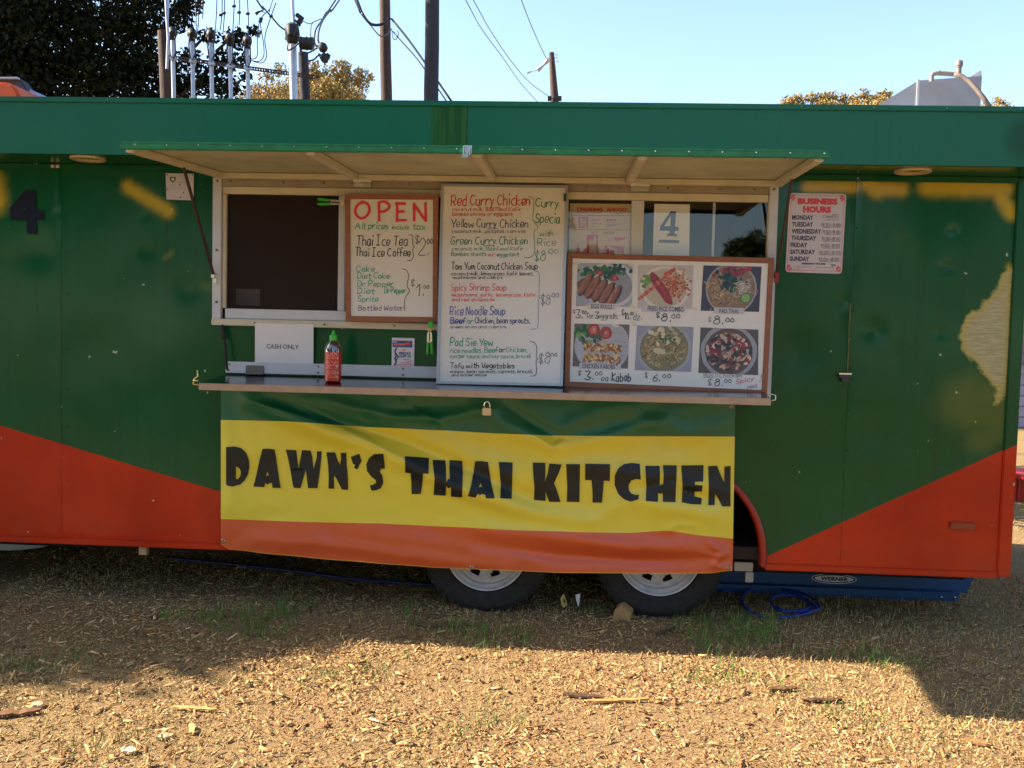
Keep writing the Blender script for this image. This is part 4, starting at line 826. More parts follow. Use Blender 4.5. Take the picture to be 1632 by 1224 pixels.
# scraped paint edge under the sill
# counter
ct0, ct1 = -1.652, .905; mb = MB(); zb_, zf_ = 1.150, 1.1235
mb.add([(ct0-.002, -.335, zf_), (ct1-.0, -.335, zf_), (ct1+.03, -.002, zb_), (ct0, -.002, zb_), (ct0-.002, -.335, zf_-.012), (ct1, -.335, zf_-.012), (ct1+.03, -.002, zb_-.012), (ct0, -.002, zb_-.012)], [(0, 1, 2, 3), (7, 6, 5, 4), (1, 5, 6, 2), (0, 3, 7, 4)])
part('counter_top', mb, M_STEEL, tr)
mb = MB(); mb.box((ct0-.002, -.3415, zf_-.030), (ct1, -.3355, zf_+.001)); part('counter_lip', mb, M_LIP, tr, bevel=.002)
for px in (406, 1120):
    x = onY(px, 590, -.02).x; mb = MB().box((x-.045, -.021, 1.155), (x+.045, -.0165, 1.197)); mb.tube([(x-.045, -.027, 1.158), (x+.045, -.027, 1.158)], .006, 8); part('counter_hinge', mb, mat('worn_hinge_steel', lin((120, 116, 112)), .45, metal=.6, vary=.4, vscale=60), tr, bevel=.0015)
# stays
mb = MB(); mb.tube([onY(353, 507, -.02), onY(356, 530, -.03), onY(358, 548, -.05), onY(362, 590, -.06)], .006, 8); mb.tube([onY(355, 520, -.028), onY(357, 540, -.04)], .013, 8); part('counter_stay', mb, M_DARK, tr, smooth=True)
mb = MB(); hk = Vector((ct0, -.335, zf_)); mb.tube([hk+Vector((0, 0, -.01)), hk+Vector((-.03, 0, -.005)), hk+Vector((-.025, 0, .02)), hk+Vector((-.008, 0, .03)), hk+Vector((-.01, 0, .06))], .0035, 6); mb.tube([hk+Vector((-.03, 0, .01)), hk+Vector((-.005, 0, .012))], .005, 6)
part('counter_hook', mb, mat('brass_hook', lin((210, 190, 130)), .3, metal=1), tr, smooth=True)
mb = MB(); hk = Vector((ct1, -.335, zf_)); mb.tube([hk+Vector((.0, 0, -.01)), hk+Vector((.02, 0, -.005)), hk+Vector((.02, 0, .015)), hk+Vector((.0, 0, .02))], .003, 6); part('counter_hook', mb, M_CHROME, tr, smooth=True)
# awning (the raised hatch door)
AF, zr, zf = -.85, 2.116, 2.086; xl0, xr0, xl1, xr1 = -1.690, .985, -1.770, .972
def ap(x, y, dz=0): return Vector((x, y, zr+(zf-zr)*(y/AF)+dz))
aw = bpy.data.objects.new('awning', None); COL.objects.link(aw); aw.parent = tr; aw.location = -Vector(tr.location)
def apart(name, mb, m, **k): o = bpy.data.objects.new(name, mb.mesh(name, m, **k)); COL.objects.link(o); o.parent = aw; return o
N3 = Vector((0, 0, 1))
mb = MB().slab([ap(xl1, AF+.012, .004), ap(xr1, AF+.012, .004), ap(xr0, -.03, .004), ap(xl0, -.03, .004)], N3, .004); apart('awning_board', mb, M_UNDER)
mb = MB().slab([ap(xl1, AF+.0, .0085), ap(xr1, AF+.0, .0085), ap(xr0, -.028, .0085), ap(xl0, -.028, .0085)], N3, .010); apart('awning_skin', mb, M_LIPG, bevel=.002)
mb = MB().box((xl1-.004, AF-.006, zf-.014), (xr1+.004, AF+.011, zf+.0085)); apart('awning_edge', mb, M_LIPG, bevel=.003)
def rail(p, q, wd, nm='awning_rib', dz=-.011): mb = MB().obox(p+Vector((0, 0, dz)), q+Vector((0, 0, dz)), wd, .026); apart(nm, mb, M_CREAM, bevel=.003)
rail(ap(xl1+.03, AF+.012), ap(xl0+.022, -.06), .038, 'awning_side_rail'); rail(ap(xr1-.03, AF+.012), ap(xr0-.022, -.06), .038, 'awning_side_rail')
rail(ap(xl0, -.045), ap(xr0, -.045), .036, 'awning_back_rail', -.0115)
for a_ in ((460, 252, 565, 287), (752, 258, 785, 290), (1030, 262, 1003, 292)):
    p = onY(a_[2], a_[3], -.06); rail(ap(p.x, AF+.012), ap(p.x, -.065), .036)
for px in (578, 1020):
    x = onY(px, 294, -.03).x; mb = MB().box((x-.042, -.042, 2.060), (x+.042, -.024, 2.088)); mb.tube([(x-.044, -.036, 2.090), (x+.044, -.036, 2.090)], .008, 8); apart('awning_hinge', mb, M_CHROME, bevel=.002)
x = onY(745, 254, AF).x; mb = MB().box((x-.016, AF-.016, zf-.016), (x+.018, AF-.007, zf+.016)); mb.tube([(x-.012, AF-.02, zf-.02), (x-.012, AF-.02, zf+.012)], .005, 6); mb.tube([(x+.012, AF-.02, zf-.022), (x+.012, AF-.02, zf+.006)], .005, 6); mb.box((x-.02, AF-.018, zf-.03), (x+.004, AF-.008, zf-.018)); apart('awning_latch', mb, M_CHROME, bevel=.001)
mb = MB()
for i in range(22): x = xl1+.06+i*.127; mb.lathe((x, AF-.0065, zf+.004), [(0, -.002), (.003, -.0018), (.004, 0)], 6, axis='y')
apart('edge_screws', mb, M_CHROME)['kind'] = 'stuff'
# gas stays holding the awning
for (tx, ty, tY, bx, by) in ((293, 268, -.42, 341, 440), (1262, 286, -.30, 1237, 438)):
    a, b = onY(tx, ty, tY), onY(bx, by, -.03); m_ = a.lerp(b, .62)
    mb = MB().obox(a, b, .010, .016); part('awning_stay', mb, M_RUST, tr, bevel=.0015)
    mb = MB(); mb.lathe((b.x, b.y-.012, b.z), [(0, -.004), (.010, -.004), (.012, 0), (.010, .012)], 12, axis='y'); mb.box((b.x-.006, -.03, b.z-.035), (b.x+.012, -.012, b.z+.012)); part('stay_bracket', mb, M_CHROME if tx < 500 else mat('red_knob', lin((150, 20, 25)), .4), tr, bevel=.001)
# exhaust hood and vent pipes on the roof
Yh = .7
hp = [onY(1464, 128, Yh), onY(1565, 121, Yh)]; hb0 = onY(1464, 164, Yh); lft = onY(1402, 166, Yh)
mb = MB(); x0, x1, z0, z1 = hp[0].x, hp[1].x, hp[0].z, hp[1].z; D = .75; fl = 2.40; xs_ = x0-(x0-lft.x)*(z0-fl)/(z0-lft.z)
mb.add([(x0, Yh, fl), (x1, Yh, fl), (x1, Yh, z1), (x0, Yh, z0), (xs_, Yh+.03, fl), (xs_, Yh+D, fl), (x0, Yh+D, z0), (x1, Yh+D, z1), (x1, Yh+D, fl)],
       [(0, 1, 2, 3), (4, 0, 3), (4, 3, 6, 5), (3, 2, 7, 6), (1, 8, 7, 2), (5, 6, 7, 8), (0, 4, 5, 8, 1)])
hood = part('exhaust_hood', mb, M_HOOD, tr)
def sub(name, mb, m, par, **k): o = bpy.data.objects.new(name, mb.mesh(name, m, **k)); COL.objects.link(o); o.parent = par; return o
f0, f1, f2 = onY(1546, 122.5, Yh+.02), onY(1564, 111.5, Yh+.02), onY(1565, 121.5, Yh+.02)
sub('hood_fin', MB().slab([f0, f2, f1], Vector((0, 1, 0)), .5), mat('fin_sheet', lin((215, 212, 215)), .5, metal=.3), hood)
sub('hood_seam', MB().box((x0-.008, Yh-.006, fl), (x0+.004, Yh-.0005, z0+.004)), M_ALU, hood)
vent = MB(); k_ = (Yh-.1+4.54)/F; yv = Yh-.12
vent.tube([onY(1484.5, 130, yv), onY(1484.5, 121, yv), onY(1487, 117.5, yv), onY(1495, 116.5, yv), onY(1510, 117.5, yv), onY(1523, 118.5, yv)], 3.6*k_, 14)
vent.tube([onY(1494, 118, yv), onY(1497, 112.5, yv)], 2.3*k_, 10)
part('vent_elbow', vent, mat('pipe_paint', lin((138, 128, 124)), .5, vary=.3, vscale=40), tr, smooth=R(50))
hs = MB().tube([onY(1520, 118.5, yv-.02), onY(1532, 121, yv-.03), onY(1544, 129, yv-.05), onY(1557, 143, yv-.08), onY(1568, 157, yv-.1), onY(1578, 172, yv-.1)], 3.7*k_, 12); part('vent_hose', hs, mat('hose_grey', lin((112, 98, 90)), .6, vary=.25, vscale=30), tr, smooth=True)
vent = MB(); a_ = onY(1527.5, 120, yv); u_ = Vector((0, 0, k_)); vent.tube([a_, a_+u_*11], 4*k_, 14); vent.tube([a_+u_*11, a_+u_*13.5], 4.6*k_, 14); vent.tube([a_+u_*13.6, a_+u_*16, a_+u_*21, a_+u_*22.5], [5.6*k_, 5.8*k_, 5.4*k_, 3*k_], 14); part('vent_cap', vent, mat('pipe_paint'), tr, smooth=R(40))

# ------------------------------------------------------------------ banner
def interp(tab, x):
    if x <= tab[0][0]: return tab[0][1]
    for (a, b), (c, d) in zip(tab, tab[1:]):
        if x <= c:
            t = (x-a)/(c-a); t = t*t*(3-2*t)*.35+t*.65; return b+(d-b)*t
    return tab[-1][1]
B_TOP = [(350, 612), (1174, 636)]; B_GY = [(350, 668), (450, 670), (600, 680), (700, 684.5), (800, 690), (880, 693), (1000, 694), (1174, 694.5)]
B_YO = [(350, 827), (500, 832), (600, 834), (720, 839.5), (830, 845), (932, 848), (1003, 849), (1063, 845.5), (1124, 854), (1174, 858.5)]
B_BOT = [(350, 866), (365, 875), (440, 884), (540, 893), (630, 900), (700, 905), (800, 909), (900, 913), (1060, 914), (1132, 913.5), (1174, 909)]
def ridge(x, y, P, wd, amp, skew=0):
    best = 1e9; tt = 0
    for i in range(len(P)-1):
        ax, ay = P[i]; bx, by = P[i+1]; dx, dy = bx-ax, by-ay; t = max(0, min(1, ((x-ax)*dx+(y-ay)*dy)/(dx*dx+dy*dy))); px, py = ax+t*dx, ay+t*dy; d = math.hypot(x-px, y-py)
        if d < abs(best): s_ = 1 if (x-px)*dy-(y-py)*dx > 0 else -1; best = d*s_; tt = (i+t)/(len(P)-1)
    env = math.sin(math.pi*min(1, max(0, tt*.92+.06)))**.6
    return amp*env*math.exp(-(best/wd)**2)
FOLDS = [([(400, 640), (500, 668), (590, 700)], 4, .008), ([(470, 645), (560, 690), (640, 730)], 4, .006), ([(860, 700), (880, 715), (900, 702)], 4, .008), ([(1060, 768), (1090, 776), (1130, 772)], 4, .006), ([(1060, 848), (1080, 836), (1112, 838)], 5, .008), ([(640, 640), (700, 672), (720, 700)], 4, .005), ([(1110, 880), (1150, 888), (1166, 880)], 4, .005), ([(395, 640), (480, 672), (600, 715), (720, 775), (840, 815), (960, 838)], 15, .030), ([(430, 636), (540, 674), (640, 700), (760, 752), (860, 800)], 11, -.022), ([(400, 632), (520, 690), (620, 760), (760, 820)], 22, .012),
         ([(530, 640), (600, 660), (700, 668), (790, 650)], 9, .018), ([(760, 650), (830, 690), (880, 715), (960, 700), (1080, 660)], 13, .020), ([(800, 640), (860, 680), (900, 700)], 9, -.012), ([(880, 690), (960, 655), (1050, 640)], 16, .012),
         ([(850, 740), (960, 745), (1060, 768), (1170, 790)], 16, .014), ([(930, 830), (1010, 800), (1100, 815), (1170, 830)], 14, .014), ([(1020, 775), (1070, 768), (1110, 790), (1170, 800)], 8, -.012),
         ([(700, 838), (860, 852), (1000, 872), (1130, 872)], 14, .020), ([(760, 870), (900, 886), (1040, 893), (1150, 890)], 10, -.014), ([(1128, 862), (1150, 880), (1140, 900), (1166, 912)], 7, .012), ([(420, 860), (560, 872), (700, 892), (820, 905)], 12, .012),
         ([(560, 640), (590, 665), (640, 655), (700, 640)], 10, -.010), ([(1000, 640), (1020, 670), (1100, 690), (1170, 670)], 14, .010), ([(640, 690), (740, 745), (860, 770), (980, 780)], 26, .012), ([(352, 640), (365, 740), (362, 860)], 12, .006), ([(560, 850), (700, 865), (860, 890)], 16, .012)]
_dc = {}
def bdepth(x, y):
    v = noise.noise(Vector((x*.010, y*.016, 5)))*.010+noise.noise(Vector((x*.035, y*.04, 8)))*.0028
    for P, wd, amp in FOLDS: v += ridge(x, y, P, wd, amp)
    e = min(1, (x-348)/30+.25, (1178-x)/30+.25); return v*1.3*max(.2, e)
def bpt(x, y, off=0): return onY(x, y, -.052-bdepth(x, y)-off)
NX, NY = 330, 120; V = []; UV = []
for j in range(NY+1):
    t = j/NY*3
    for i in range(NX+1):
        x = 352+(1172-352)*i/NX; a, b, c, d = interp(B_TOP, x), interp(B_GY, x), interp(B_YO, x), interp(B_BOT, x)
        y = a+(b-a)*t if t <= 1 else (b+(c-b)*(t-1) if t <= 2 else c+(d-c)*(t-2)); x2 = x-max(0, (y-640)/270)*4.5*max(0, (x-1120)/52)
        V.append(bpt(x2, y)); UV.append(t)
n = NX+1; Fq = np.array([(j*n+i, (j+1)*n+i, (j+1)*n+i+1, j*n+i+1) for j in range(NY) for i in range(NX)])
m = bpy.data.materials.new('vinyl_banner'); m.use_nodes = True; N = m.node_tree.nodes; L = m.node_tree.links; b_ = N['Principled BSDF']; b_.inputs['Roughness'].default_value = .34; b_.inputs['Specular IOR Level'].default_value = .55
at_ = N.new('ShaderNodeAttribute'); at_.attribute_name = 'Band'; rp_ = N.new('ShaderNodeValToRGB'); rp_.color_ramp.interpolation = 'CONSTANT'; L.new(at_.outputs['Fac'], rp_.inputs[0]); e = rp_.color_ramp.elements
e[0].position = 0; e[0].color = (.004, .105, .048, 1); e[1].position = 1/3; e[1].color = (.66, .56, .045, 1); k = e.new(2/3); k.color = (.56, .095, .026, 1); k = e.new(.9925); k.color = (.75, .45, .04, 1)
tcn = N.new('ShaderNodeTexCoord'); nn = N.new('ShaderNodeTexNoise'); nn.inputs['Scale'].default_value = 900; L.new(tcn.outputs['Object'], nn.inputs['Vector']); bp = N.new('ShaderNodeBump'); bp.inputs['Strength'].default_value = .08; bp.inputs['Distance'].default_value = .001; L.new(nn.outputs[0], bp.inputs['Height']); L.new(bp.outputs[0], b_.inputs['Normal']); L.new(rp_.outputs[0], b_.inputs['Base Color'])
bn = root('vinyl_banner', onY(760, 914, -.05), 'green, yellow and orange vinyl banner with black restaurant name hung below the counter', 'banner')
me = npmesh('banner_cloth', np.array(V), Fq, m, smooth=True); ca = me.attributes.new('Band', 'FLOAT', 'POINT'); ca.data.foreach_set('value', [u/3 for u in UV])
sm = None; link('banner_cloth', me, bn)
LET = [
 ([[(75,268),(125,265),(165,275),(195,305),(210,345),(213,385),(205,430),(185,465),(160,490),(115,502),(95,500),(75,492)], [(133,381),(155,395),(163,415),(160,440),(145,458),(133,458)]], 0),
 ([[(290,280),(325,278),(362,284),(372,340),(380,400),(397,511),(350,510),(346,480),(328,484),(322,492),(308,480),(300,505),(237,503),(255,430),(272,350)], [(320,413),(310,440),(322,436),(330,442)]], 0),
 ([[(428,284),(490,287),(497,345),(503,400),(520,310),(524,287),(575,290),(585,330),(592,400),(610,335),(613,294),(640,293),(637,340),(628,420),(615,512),(560,512),(555,470),(547,400),(530,460),(515,512),(475,510),(468,480),(455,400),(440,330)]], 0),
 ([[(668,300),(720,300),(732,340),(748,375),(755,340),(752,305),(785,303),(788,370),(794,430),(797,522),(760,520),(745,490),(725,450),(713,435),(714,515),(680,515),(682,440),(678,370)]], 0),
 ([[(812,328),(862,308),(876,350),(850,402),(830,388),(840,375),(825,368)]], 0),
 ([[(1005,308),(1015,396),(993,398),(983,412),(1000,440),(1005,480),(990,512),(960,525),(935,527),(925,495),(945,492),(962,480),(960,465),(930,440),(908,410),(904,370),(920,335),(950,312)]], 0),
 ([[(1132,323),(1200,327),(1275,333),(1272,427),(1240,425),(1235,490),(1226,547),(1172,547),(1170,480),(1166,425),(1134,420)]], 0),
 ([[(1296,345),(1372,347),(1376,400),(1376,480),(1390,455),(1398,460),(1396,400),(1395,346),(1472,350),(1475,430),(1470,567),(1405,562),(1404,505),(1390,515),(1376,500),(1373,557),(1302,552),(1308,460),(1302,400)]], 0),
 ([[(-10,352),(30,352),(66,358),(75,420),(88,500),(106,572),(55,572),(48,550),(30,545),(18,555),(5,545),(-8,568),(-53,560),(-35,500),(-20,420)], [(22,480),(10,508),(20,503),(33,508)]], 1),
 ([[(130,357),(212,360),(210,430),(206,574),(138,572),(142,500),(135,420)]], 1),
 ([[(330,360),(405,362),(405,420),(403,475),(420,420),(428,366),(502,372),(485,420),(456,482),(475,530),(495,593),(428,593),(415,560),(406,530),(406,587),(338,582),(340,500),(333,430)]], 1),
 ([[(528,370),(610,370),(606,594),(532,592),(535,500)]], 1),
 ([[(640,367),(788,370),(786,470),(750,468),(746,530),(740,598),(684,597),(684,540),(678,465),(640,464)]], 1),
 ([[(963,368),(969,462),(940,458),(912,468),(897,495),(900,525),(915,545),(940,552),(958,550),(955,578),(910,592),(870,578),(835,545),(815,495),(815,440),(835,395),(870,370),(915,363)]], 1),
 ([[(996,380),(1080,380),(1083,430),(1080,500),(1090,488),(1100,492),(1105,440),(1100,376),(1182,378),(1180,450),(1174,594),(1100,592),(1098,535),(1088,548),(1073,538),(1070,592),(998,588),(1002,500),(998,430)]], 1),
 ([[(1208,378),(1340,376),(1338,472),(1290,474),(1288,492),(1335,496),(1330,532),(1287,532),(1288,562),(1330,570),(1326,608),(1260,605),(1212,595),(1216,500),(1212,430)]], 1),
 ([[(1368,382),(1420,380),(1440,430),(1462,480),(1464,385),(1500,380),(1499,620),(1450,620),(1430,580),(1408,545),(1405,612),(1368,612),(1372,500)]], 1)]
M_INK = mat('banner_black_ink', (.010, .014, .013), .4, spec=.35)
for polys, side in LET:
    cv = C(340, 640, 3.709) if side == 0 else C(760, 640, 3.709); bm = bmesh.new()
    rings = [[Vector((*cv(*p), 0)) for p in ring] for ring in polys]; flat = [p for r_ in rings for p in r_]; vs = [bm.verts.new(p) for p in flat]
    for f in tessellate_polygon(rings):
        try: bm.faces.new([vs[i] for i in f])
        except ValueError: pass
    for _ in range(5):
        ed = [e for e in bm.edges if e.calc_length() > 5]
        if not ed: break
        bmesh.ops.subdivide_edges(bm, edges=ed, cuts=1); bmesh.ops.triangulate(bm, faces=bm.faces)
    for v in bm.verts: v.co = bpt(v.co.x, v.co.y, .0040)
    bmesh.ops.recalc_face_normals(bm, faces=bm.faces)
    me = bpy.data.meshes.new('letter'); bm.to_mesh(me); bm.free(); me.materials.append(M_INK)
    for p in me.polygons: p.use_smooth = True
    link('letter', me, bn)
for px, py in ((752, 904.5), (1162, 905), (356, 862), (1166, 648)):
    c = bpt(px, py, .002); mb = MB().lathe(c, [(.0035, 0), (.005, -.002), (.009, -.001), (.010, .001)], 14, axis='y'); part('grommet', mb, M_STEEL, bn, smooth=True)

# ------------------------------------------------------------------ boards
RED, GRN, TEAL, BLK, NAVY, BLU, PINK = lin((200, 40, 50)), lin((30, 130, 85)), lin((20, 150, 120)), lin((38, 34, 36)), lin((45, 50, 110)), lin((40, 60, 160)), lin((215, 60, 80))
def board(name, label, corners, pl, fw, mframe, th=.018, mface=None, cat='menu board'):
    """corners: TL TR BR BL in photo pixels, on the leaning plane pl; fw frame width px"""
    b = pl(*[(corners[2][i]+corners[3][i])/2 for i in (0, 1)]); t = root(name, b, label, cat); n = pl.n
    q = [pl(*c) for c in corners]; cen = sum(q, Vector())/4; k = fw/((corners[1][0]-corners[0][0])/2)
    inn = []
    for i in range(4):
        a, p, c = q[i-1], q[i], q[(i+1) % 4]; w_ = fw*.00295; inn.append(p+(a-p).normalized()*w_+(c-p).normalized()*w_)
    part('board_face', MB().slab(inn, n, .006), mface or M_WB, t)
    for i in range(4):
        j = (i+1) % 4; mb = MB().slab([q[i]-n*.006, q[j]-n*.006, inn[j]-n*.006, inn[i]-n*.006], n, th); part('frame_rail', mb, mframe, t, bevel=.0012)
    return t
# left drinks board
plA = leanplane(-.062, 1.37, -.055, 2.03)
bA = board('drinks_board', 'small cork framed whiteboard headed OPEN with drink prices, clipped beside the dark window', [(550, 309), (699, 310), (698, 514), (551, 512)], plA, 8.5, M_CORK)
P = Print(plA); c = C(540, 300, 5.565)
def L_(pts, wd, col, sm_=True, f=None): P.pen([(f or c)(*p) for p in pts], wd, col, sm_)
OW = 4.2; ORED = lin((205, 42, 58))
L_([(215, 122), (165, 150), (145, 200), (165, 250), (210, 268), (255, 235), (272, 185), (250, 135), (205, 122)], OW, ORED)
L_([(355, 130), (358, 288)], OW, ORED); L_([(350, 132), (400, 118), (445, 145), (440, 180), (400, 205), (358, 208)], OW, ORED)
L_([(518, 130), (516, 292)], OW, ORED); L_([(505, 138), (588, 136)], OW, ORED); L_([(516, 208), (575, 206)], OW, ORED); L_([(510, 285), (596, 284)], OW, ORED)
L_([(668, 140), (668, 288)], OW, ORED); L_([(664, 138), (768, 288)], OW, ORED, False); L_([(768, 132), (772, 290)], OW, ORED)
def H(t, x0, x1, b, cap, col, wd=.95, f=None, b1=None):
    f = f or c; a = f(x0, b); e = f(x1, b1 if b1 is not None else b); s_ = f(0, cap)[1]-f(0, 0)[1]; P.hand(t, a[0], e[0], a[1], s_, col, wd, e[1])
H('All', 145, 222, 362, 55, TEAL, 1.2); H('prices', 262, 438, 362, 60, TEAL, 1.2); H('include', 468, 622, 364, 40, TEAL, .9); H('tax', 652, 765, 366, 55, TEAL, 1.1)
H('Thai Ice Tea', 158, 605, 503, 88, BLK, 1.25, b1=512); H('Thai Ice Coffee', 142, 635, 602, 74, BLK, 1.25, b1=604)
H('$', 676, 712, 490, 75, BLK, .8); H('2.', 705, 785, 594, 142, BLK, 1.0); H('00', 782, 830, 490, 42, BLK, .9)
L_([(622, 417), (655, 420), (656, 500), (672, 518), (655, 540), (662, 600), (642, 640), (606, 640)], .9, BLK)
for t_, x0, x1, b_l in (('Coke', 150, 315, 738), ('Diet Coke', 163, 446, 800), ('Dr Pepper', 165, 482, 870), ('Diet', 165, 313, 936), ('Dr Pepper', 405, 592, 930), ('Sprite', 165, 346, 1004)): H(t_, x0, x1, b_l, 50, TEAL, 1.0)
H('Bottled Water', 172, 565, 1083, 46, lin((70, 62, 130)), .8)
L_([(565, 715), (598, 728), (620, 780), (604, 860), (627, 912), (594, 960), (580, 1020), (586, 1088)], .9, BLK)
H('$', 640, 672, 868, 62, BLK, .7); H('1.', 680, 742, 955, 108, BLK, 1.2); H('00', 748, 800, 888, 30, BLK, .8)
P.build('lettering', bA)
# tall centre whiteboard
plB = leanplane(-.155, 1.142, -.050, 2.06)
bB = board('menu_whiteboard', 'tall white menu board in grey frame with hand written curries, soups and noodles', [(703, 293), (905.5, 296), (897, 615.5), (695.5, 611.5)], plB, 4.2, mat('grey_trim', lin((168, 172, 178)), .35, metal=.5, vary=.1))
P = Print(plB); c = C(690, 280, 3.6)
for a in (('Red Curry Chicken', 105, 557, 170, 62, RED, 1.5), ('coconut milk, Basil and Kafir', 110, 503, 202, 21, RED, .75), ('bamboo shoots or eggplant', 110, 455, 230, 21, RED, .75), ('Yellow Curry Chicken', 105, 545, 297, 46, NAVY, 1.15),
          ('coconut milk, potatos, carrots', 108, 530, 328, 20, NAVY, .65), ('Green Curry Chicken', 103, 543, 394, 46, GRN, 1.15), ('coconut milk, Basil and Kafir', 108, 515, 428, 20, GRN, .65), ('Bamboo shoots', 105, 305, 460, 23, GRN, .75), ('or', 315, 355, 463, 22, RED, .8), ('eggplant', 366, 492, 462, 22, GRN, .75),
          ('Tom Yum Coconut Chicken Soup', 105, 598, 538, 40, BLK, 1.05), ('coconut milk, lemongrass, kafir leaves,', 105, 575, 572, 22, BLK, .72), ('mushrooms and cilantro', 115, 400, 592, 17, BLK, .65), ('Spicy Shrimp Soup', 103, 418, 660, 40, PINK, 1.0),
          ('mushrooms, garlic, lemongrass, Kafir,', 108, 592, 693, 21, PINK, .75), ('and red chilipaste', 108, 350, 720, 20, PINK, .75), ('Rice Noodle Soup', 98, 412, 799, 50, BLU, 1.1), ('Beef', 100, 185, 848, 34, BLU, 1.5), ('or', 195, 228, 848, 34, TEAL, 1.0), ('Chicken, bean sprouts,', 240, 555, 846, 32, NAVY, 1.1),
          ('green onion and cilantro', 100, 420, 875, 17, NAVY, .55), ('Pad Sie Yew', 100, 342, 976, 44, TEAL, 1.3), ('rice noodles,', 98, 283, 1016, 30, TEAL, .9), ('Beef', 295, 370, 1014, 30, TEAL, 1.1), ('or', 378, 412, 1012, 30, BLK, 1.0), ('Chicken,', 420, 540, 1012, 30, TEAL, .9), ('oyster sauce, and soy sauce, brocoli', 98, 560, 1046, 24, TEAL, .75),
          ('Tofu with Vegetables', 98, 467, 1104, 30, BLK, 1.15), ('onions, bean sprouts, carrots, brocoli,', 98, 572, 1132, 20, BLK, .75), ('and oyster sauce', 108, 305, 1150, 16, BLK, .7),
          ('Curry', 587, 720, 178, 48, GRN, 1.25), ('Specia', 587, 725, 270, 55, GRN, 1.25), ('with', 612, 688, 346, 28, GRN, .8), ('Rice', 597, 703, 402, 42, GRN, .9), ('$8', 583, 645, 486, 62, GRN, .95), ('00', 660, 718, 446, 26, GRN, .8), ('$8', 620, 672, 737, 60, NAVY, .8), ('00', 680, 720, 697, 24, NAVY, .75), ('$8', 608, 668, 1078, 62, BLK, .9), ('00', 675, 712, 1036, 20, BLK, .75)): H(*a)
L_([(545, 120), (575, 128), (578, 180), (574, 250), (602, 300), (580, 322), (584, 430), (560, 468), (525, 470)], .8, GRN)
L_([(590, 550), (610, 565), (608, 690), (616, 700), (606, 715), (604, 850), (590, 878), (558, 880)], .6, NAVY); L_([(558, 952), (582, 958), (596, 985), (592, 1040), (603, 1050), (592, 1065), (594, 1125), (585, 1146), (560, 1150)], .9, BLK)
L_([(312, 306), (340, 300), (368, 303)], .8, NAVY); L_([(290, 405), (320, 400), (352, 405)], .8, GRN); L_([(325, 180), (350, 186), (385, 180)], .8, RED)
P.build('lettering', bB)
mb = MB(); q = [plB(*c(x, y), .014) for x, y in ((750, 102), (764, 102), (764, 146), (750, 146))]; mb.slab(q, plB.n, .004); part('frame_clip', mb, M_DKPLAS, bB)
# picture board
plC = leanplane(-.125, 1.14, -.058, 1.78)
bC = board('picture_menu_board', 'wide wood framed board with six food photographs and hand written prices', [(904.5, 403.5), (1233.5, 411.5), (1222, 630.5), (899.5, 616)], plC, 8.2, M_CORK, mface=mat('board_paper', lin((214, 210, 204)), .28, vary=.06, vscale=8))
P = Print(plC); c = C(890, 280, 3.309)
def food(corners, bg, fn, seed):
    bg = tuple(v*.7 for v in bg)
    """one printed photograph: flat coloured shapes inside its rectangle"""
    g = random.Random(seed); q = [c(*p) for p in corners]
    def m2(u, v):
        u = max(0, min(1, u)); v = max(0, min(1, v)); return tuple((q[0][i]*(1-u)+q[1][i]*u)*(1-v)+(q[3][i]*(1-u)+q[2][i]*u)*v for i in (0, 1))
    P.poly([m2(0, 0), m2(1, 0), m2(1, 1), m2(0, 1)], bg, 0)
    lay = [1.0]
    def blob(u, v, a, b, col, rot=0, n=9, rough=.25):
        lay[0] = lay[0]+.02; pts = []
        for i in range(n):
            t = 2*math.pi*i/n; r_ = 1+g.uniform(-rough, rough); x, y = a*r_*math.cos(t), b*r_*math.sin(t); pts.append(m2(u+x*math.cos(rot)-y*math.sin(rot), v+(x*math.sin(rot)+y*math.cos(rot))*1.25))
        sh_ = g.uniform(.74, .98); off = P._off(lay[0]); vs = [P.p(x, y, off) for x, y in pts]; P.mb.add(vs, [tuple(range(n))], lin(tuple(min(255, k*sh_) for k in col)))
    fn(blob, g)
def f_roll(b, g):
    b(.6, .5, .48, .42, (205, 205, 215), 0, 24, .01); b(.6, .52, .40, .35, (188, 188, 200), 0, 24, .01)
    for i in range(70): b(.5+g.gauss(0, .20), .2+g.gauss(0, .09), .045, .035, g.choice([(35, 90, 40), (22, 66, 30), (60, 118, 50)]), g.random()*3)
    for u, v in ((.4, .22), (.68, .34)): b(u, v, .075, .06, (175, 50, 45), .3); b(u, v, .04, .03, (205, 100, 80))
    for u, v in ((.36, .32), (.45, .38), (.54, .44), (.65, .52)): b(u, v, .06, .05, (215, 222, 185)); b(u, v, .03, .025, (190, 205, 140))
    b(.36, .62, .38, .20, (120, 78, 56), .35, 12, .05)
    for i in range(5):
        u, v = .14+i*.13, .48+i*.07; b(u+.03, v+.02, .075, .25, (84, 50, 34), .5, 10, .04); b(u, v, .062, .235, (158, 98, 60), .5, 10, .04); b(u-.015, v-.02, .026, .19, (186, 124, 78), .5, 8, .1)
        for k in range(5): b(u+g.gauss(0, .02), v+g.gauss(0, .08), .012, .03, (140, 84, 50), .5, 6)
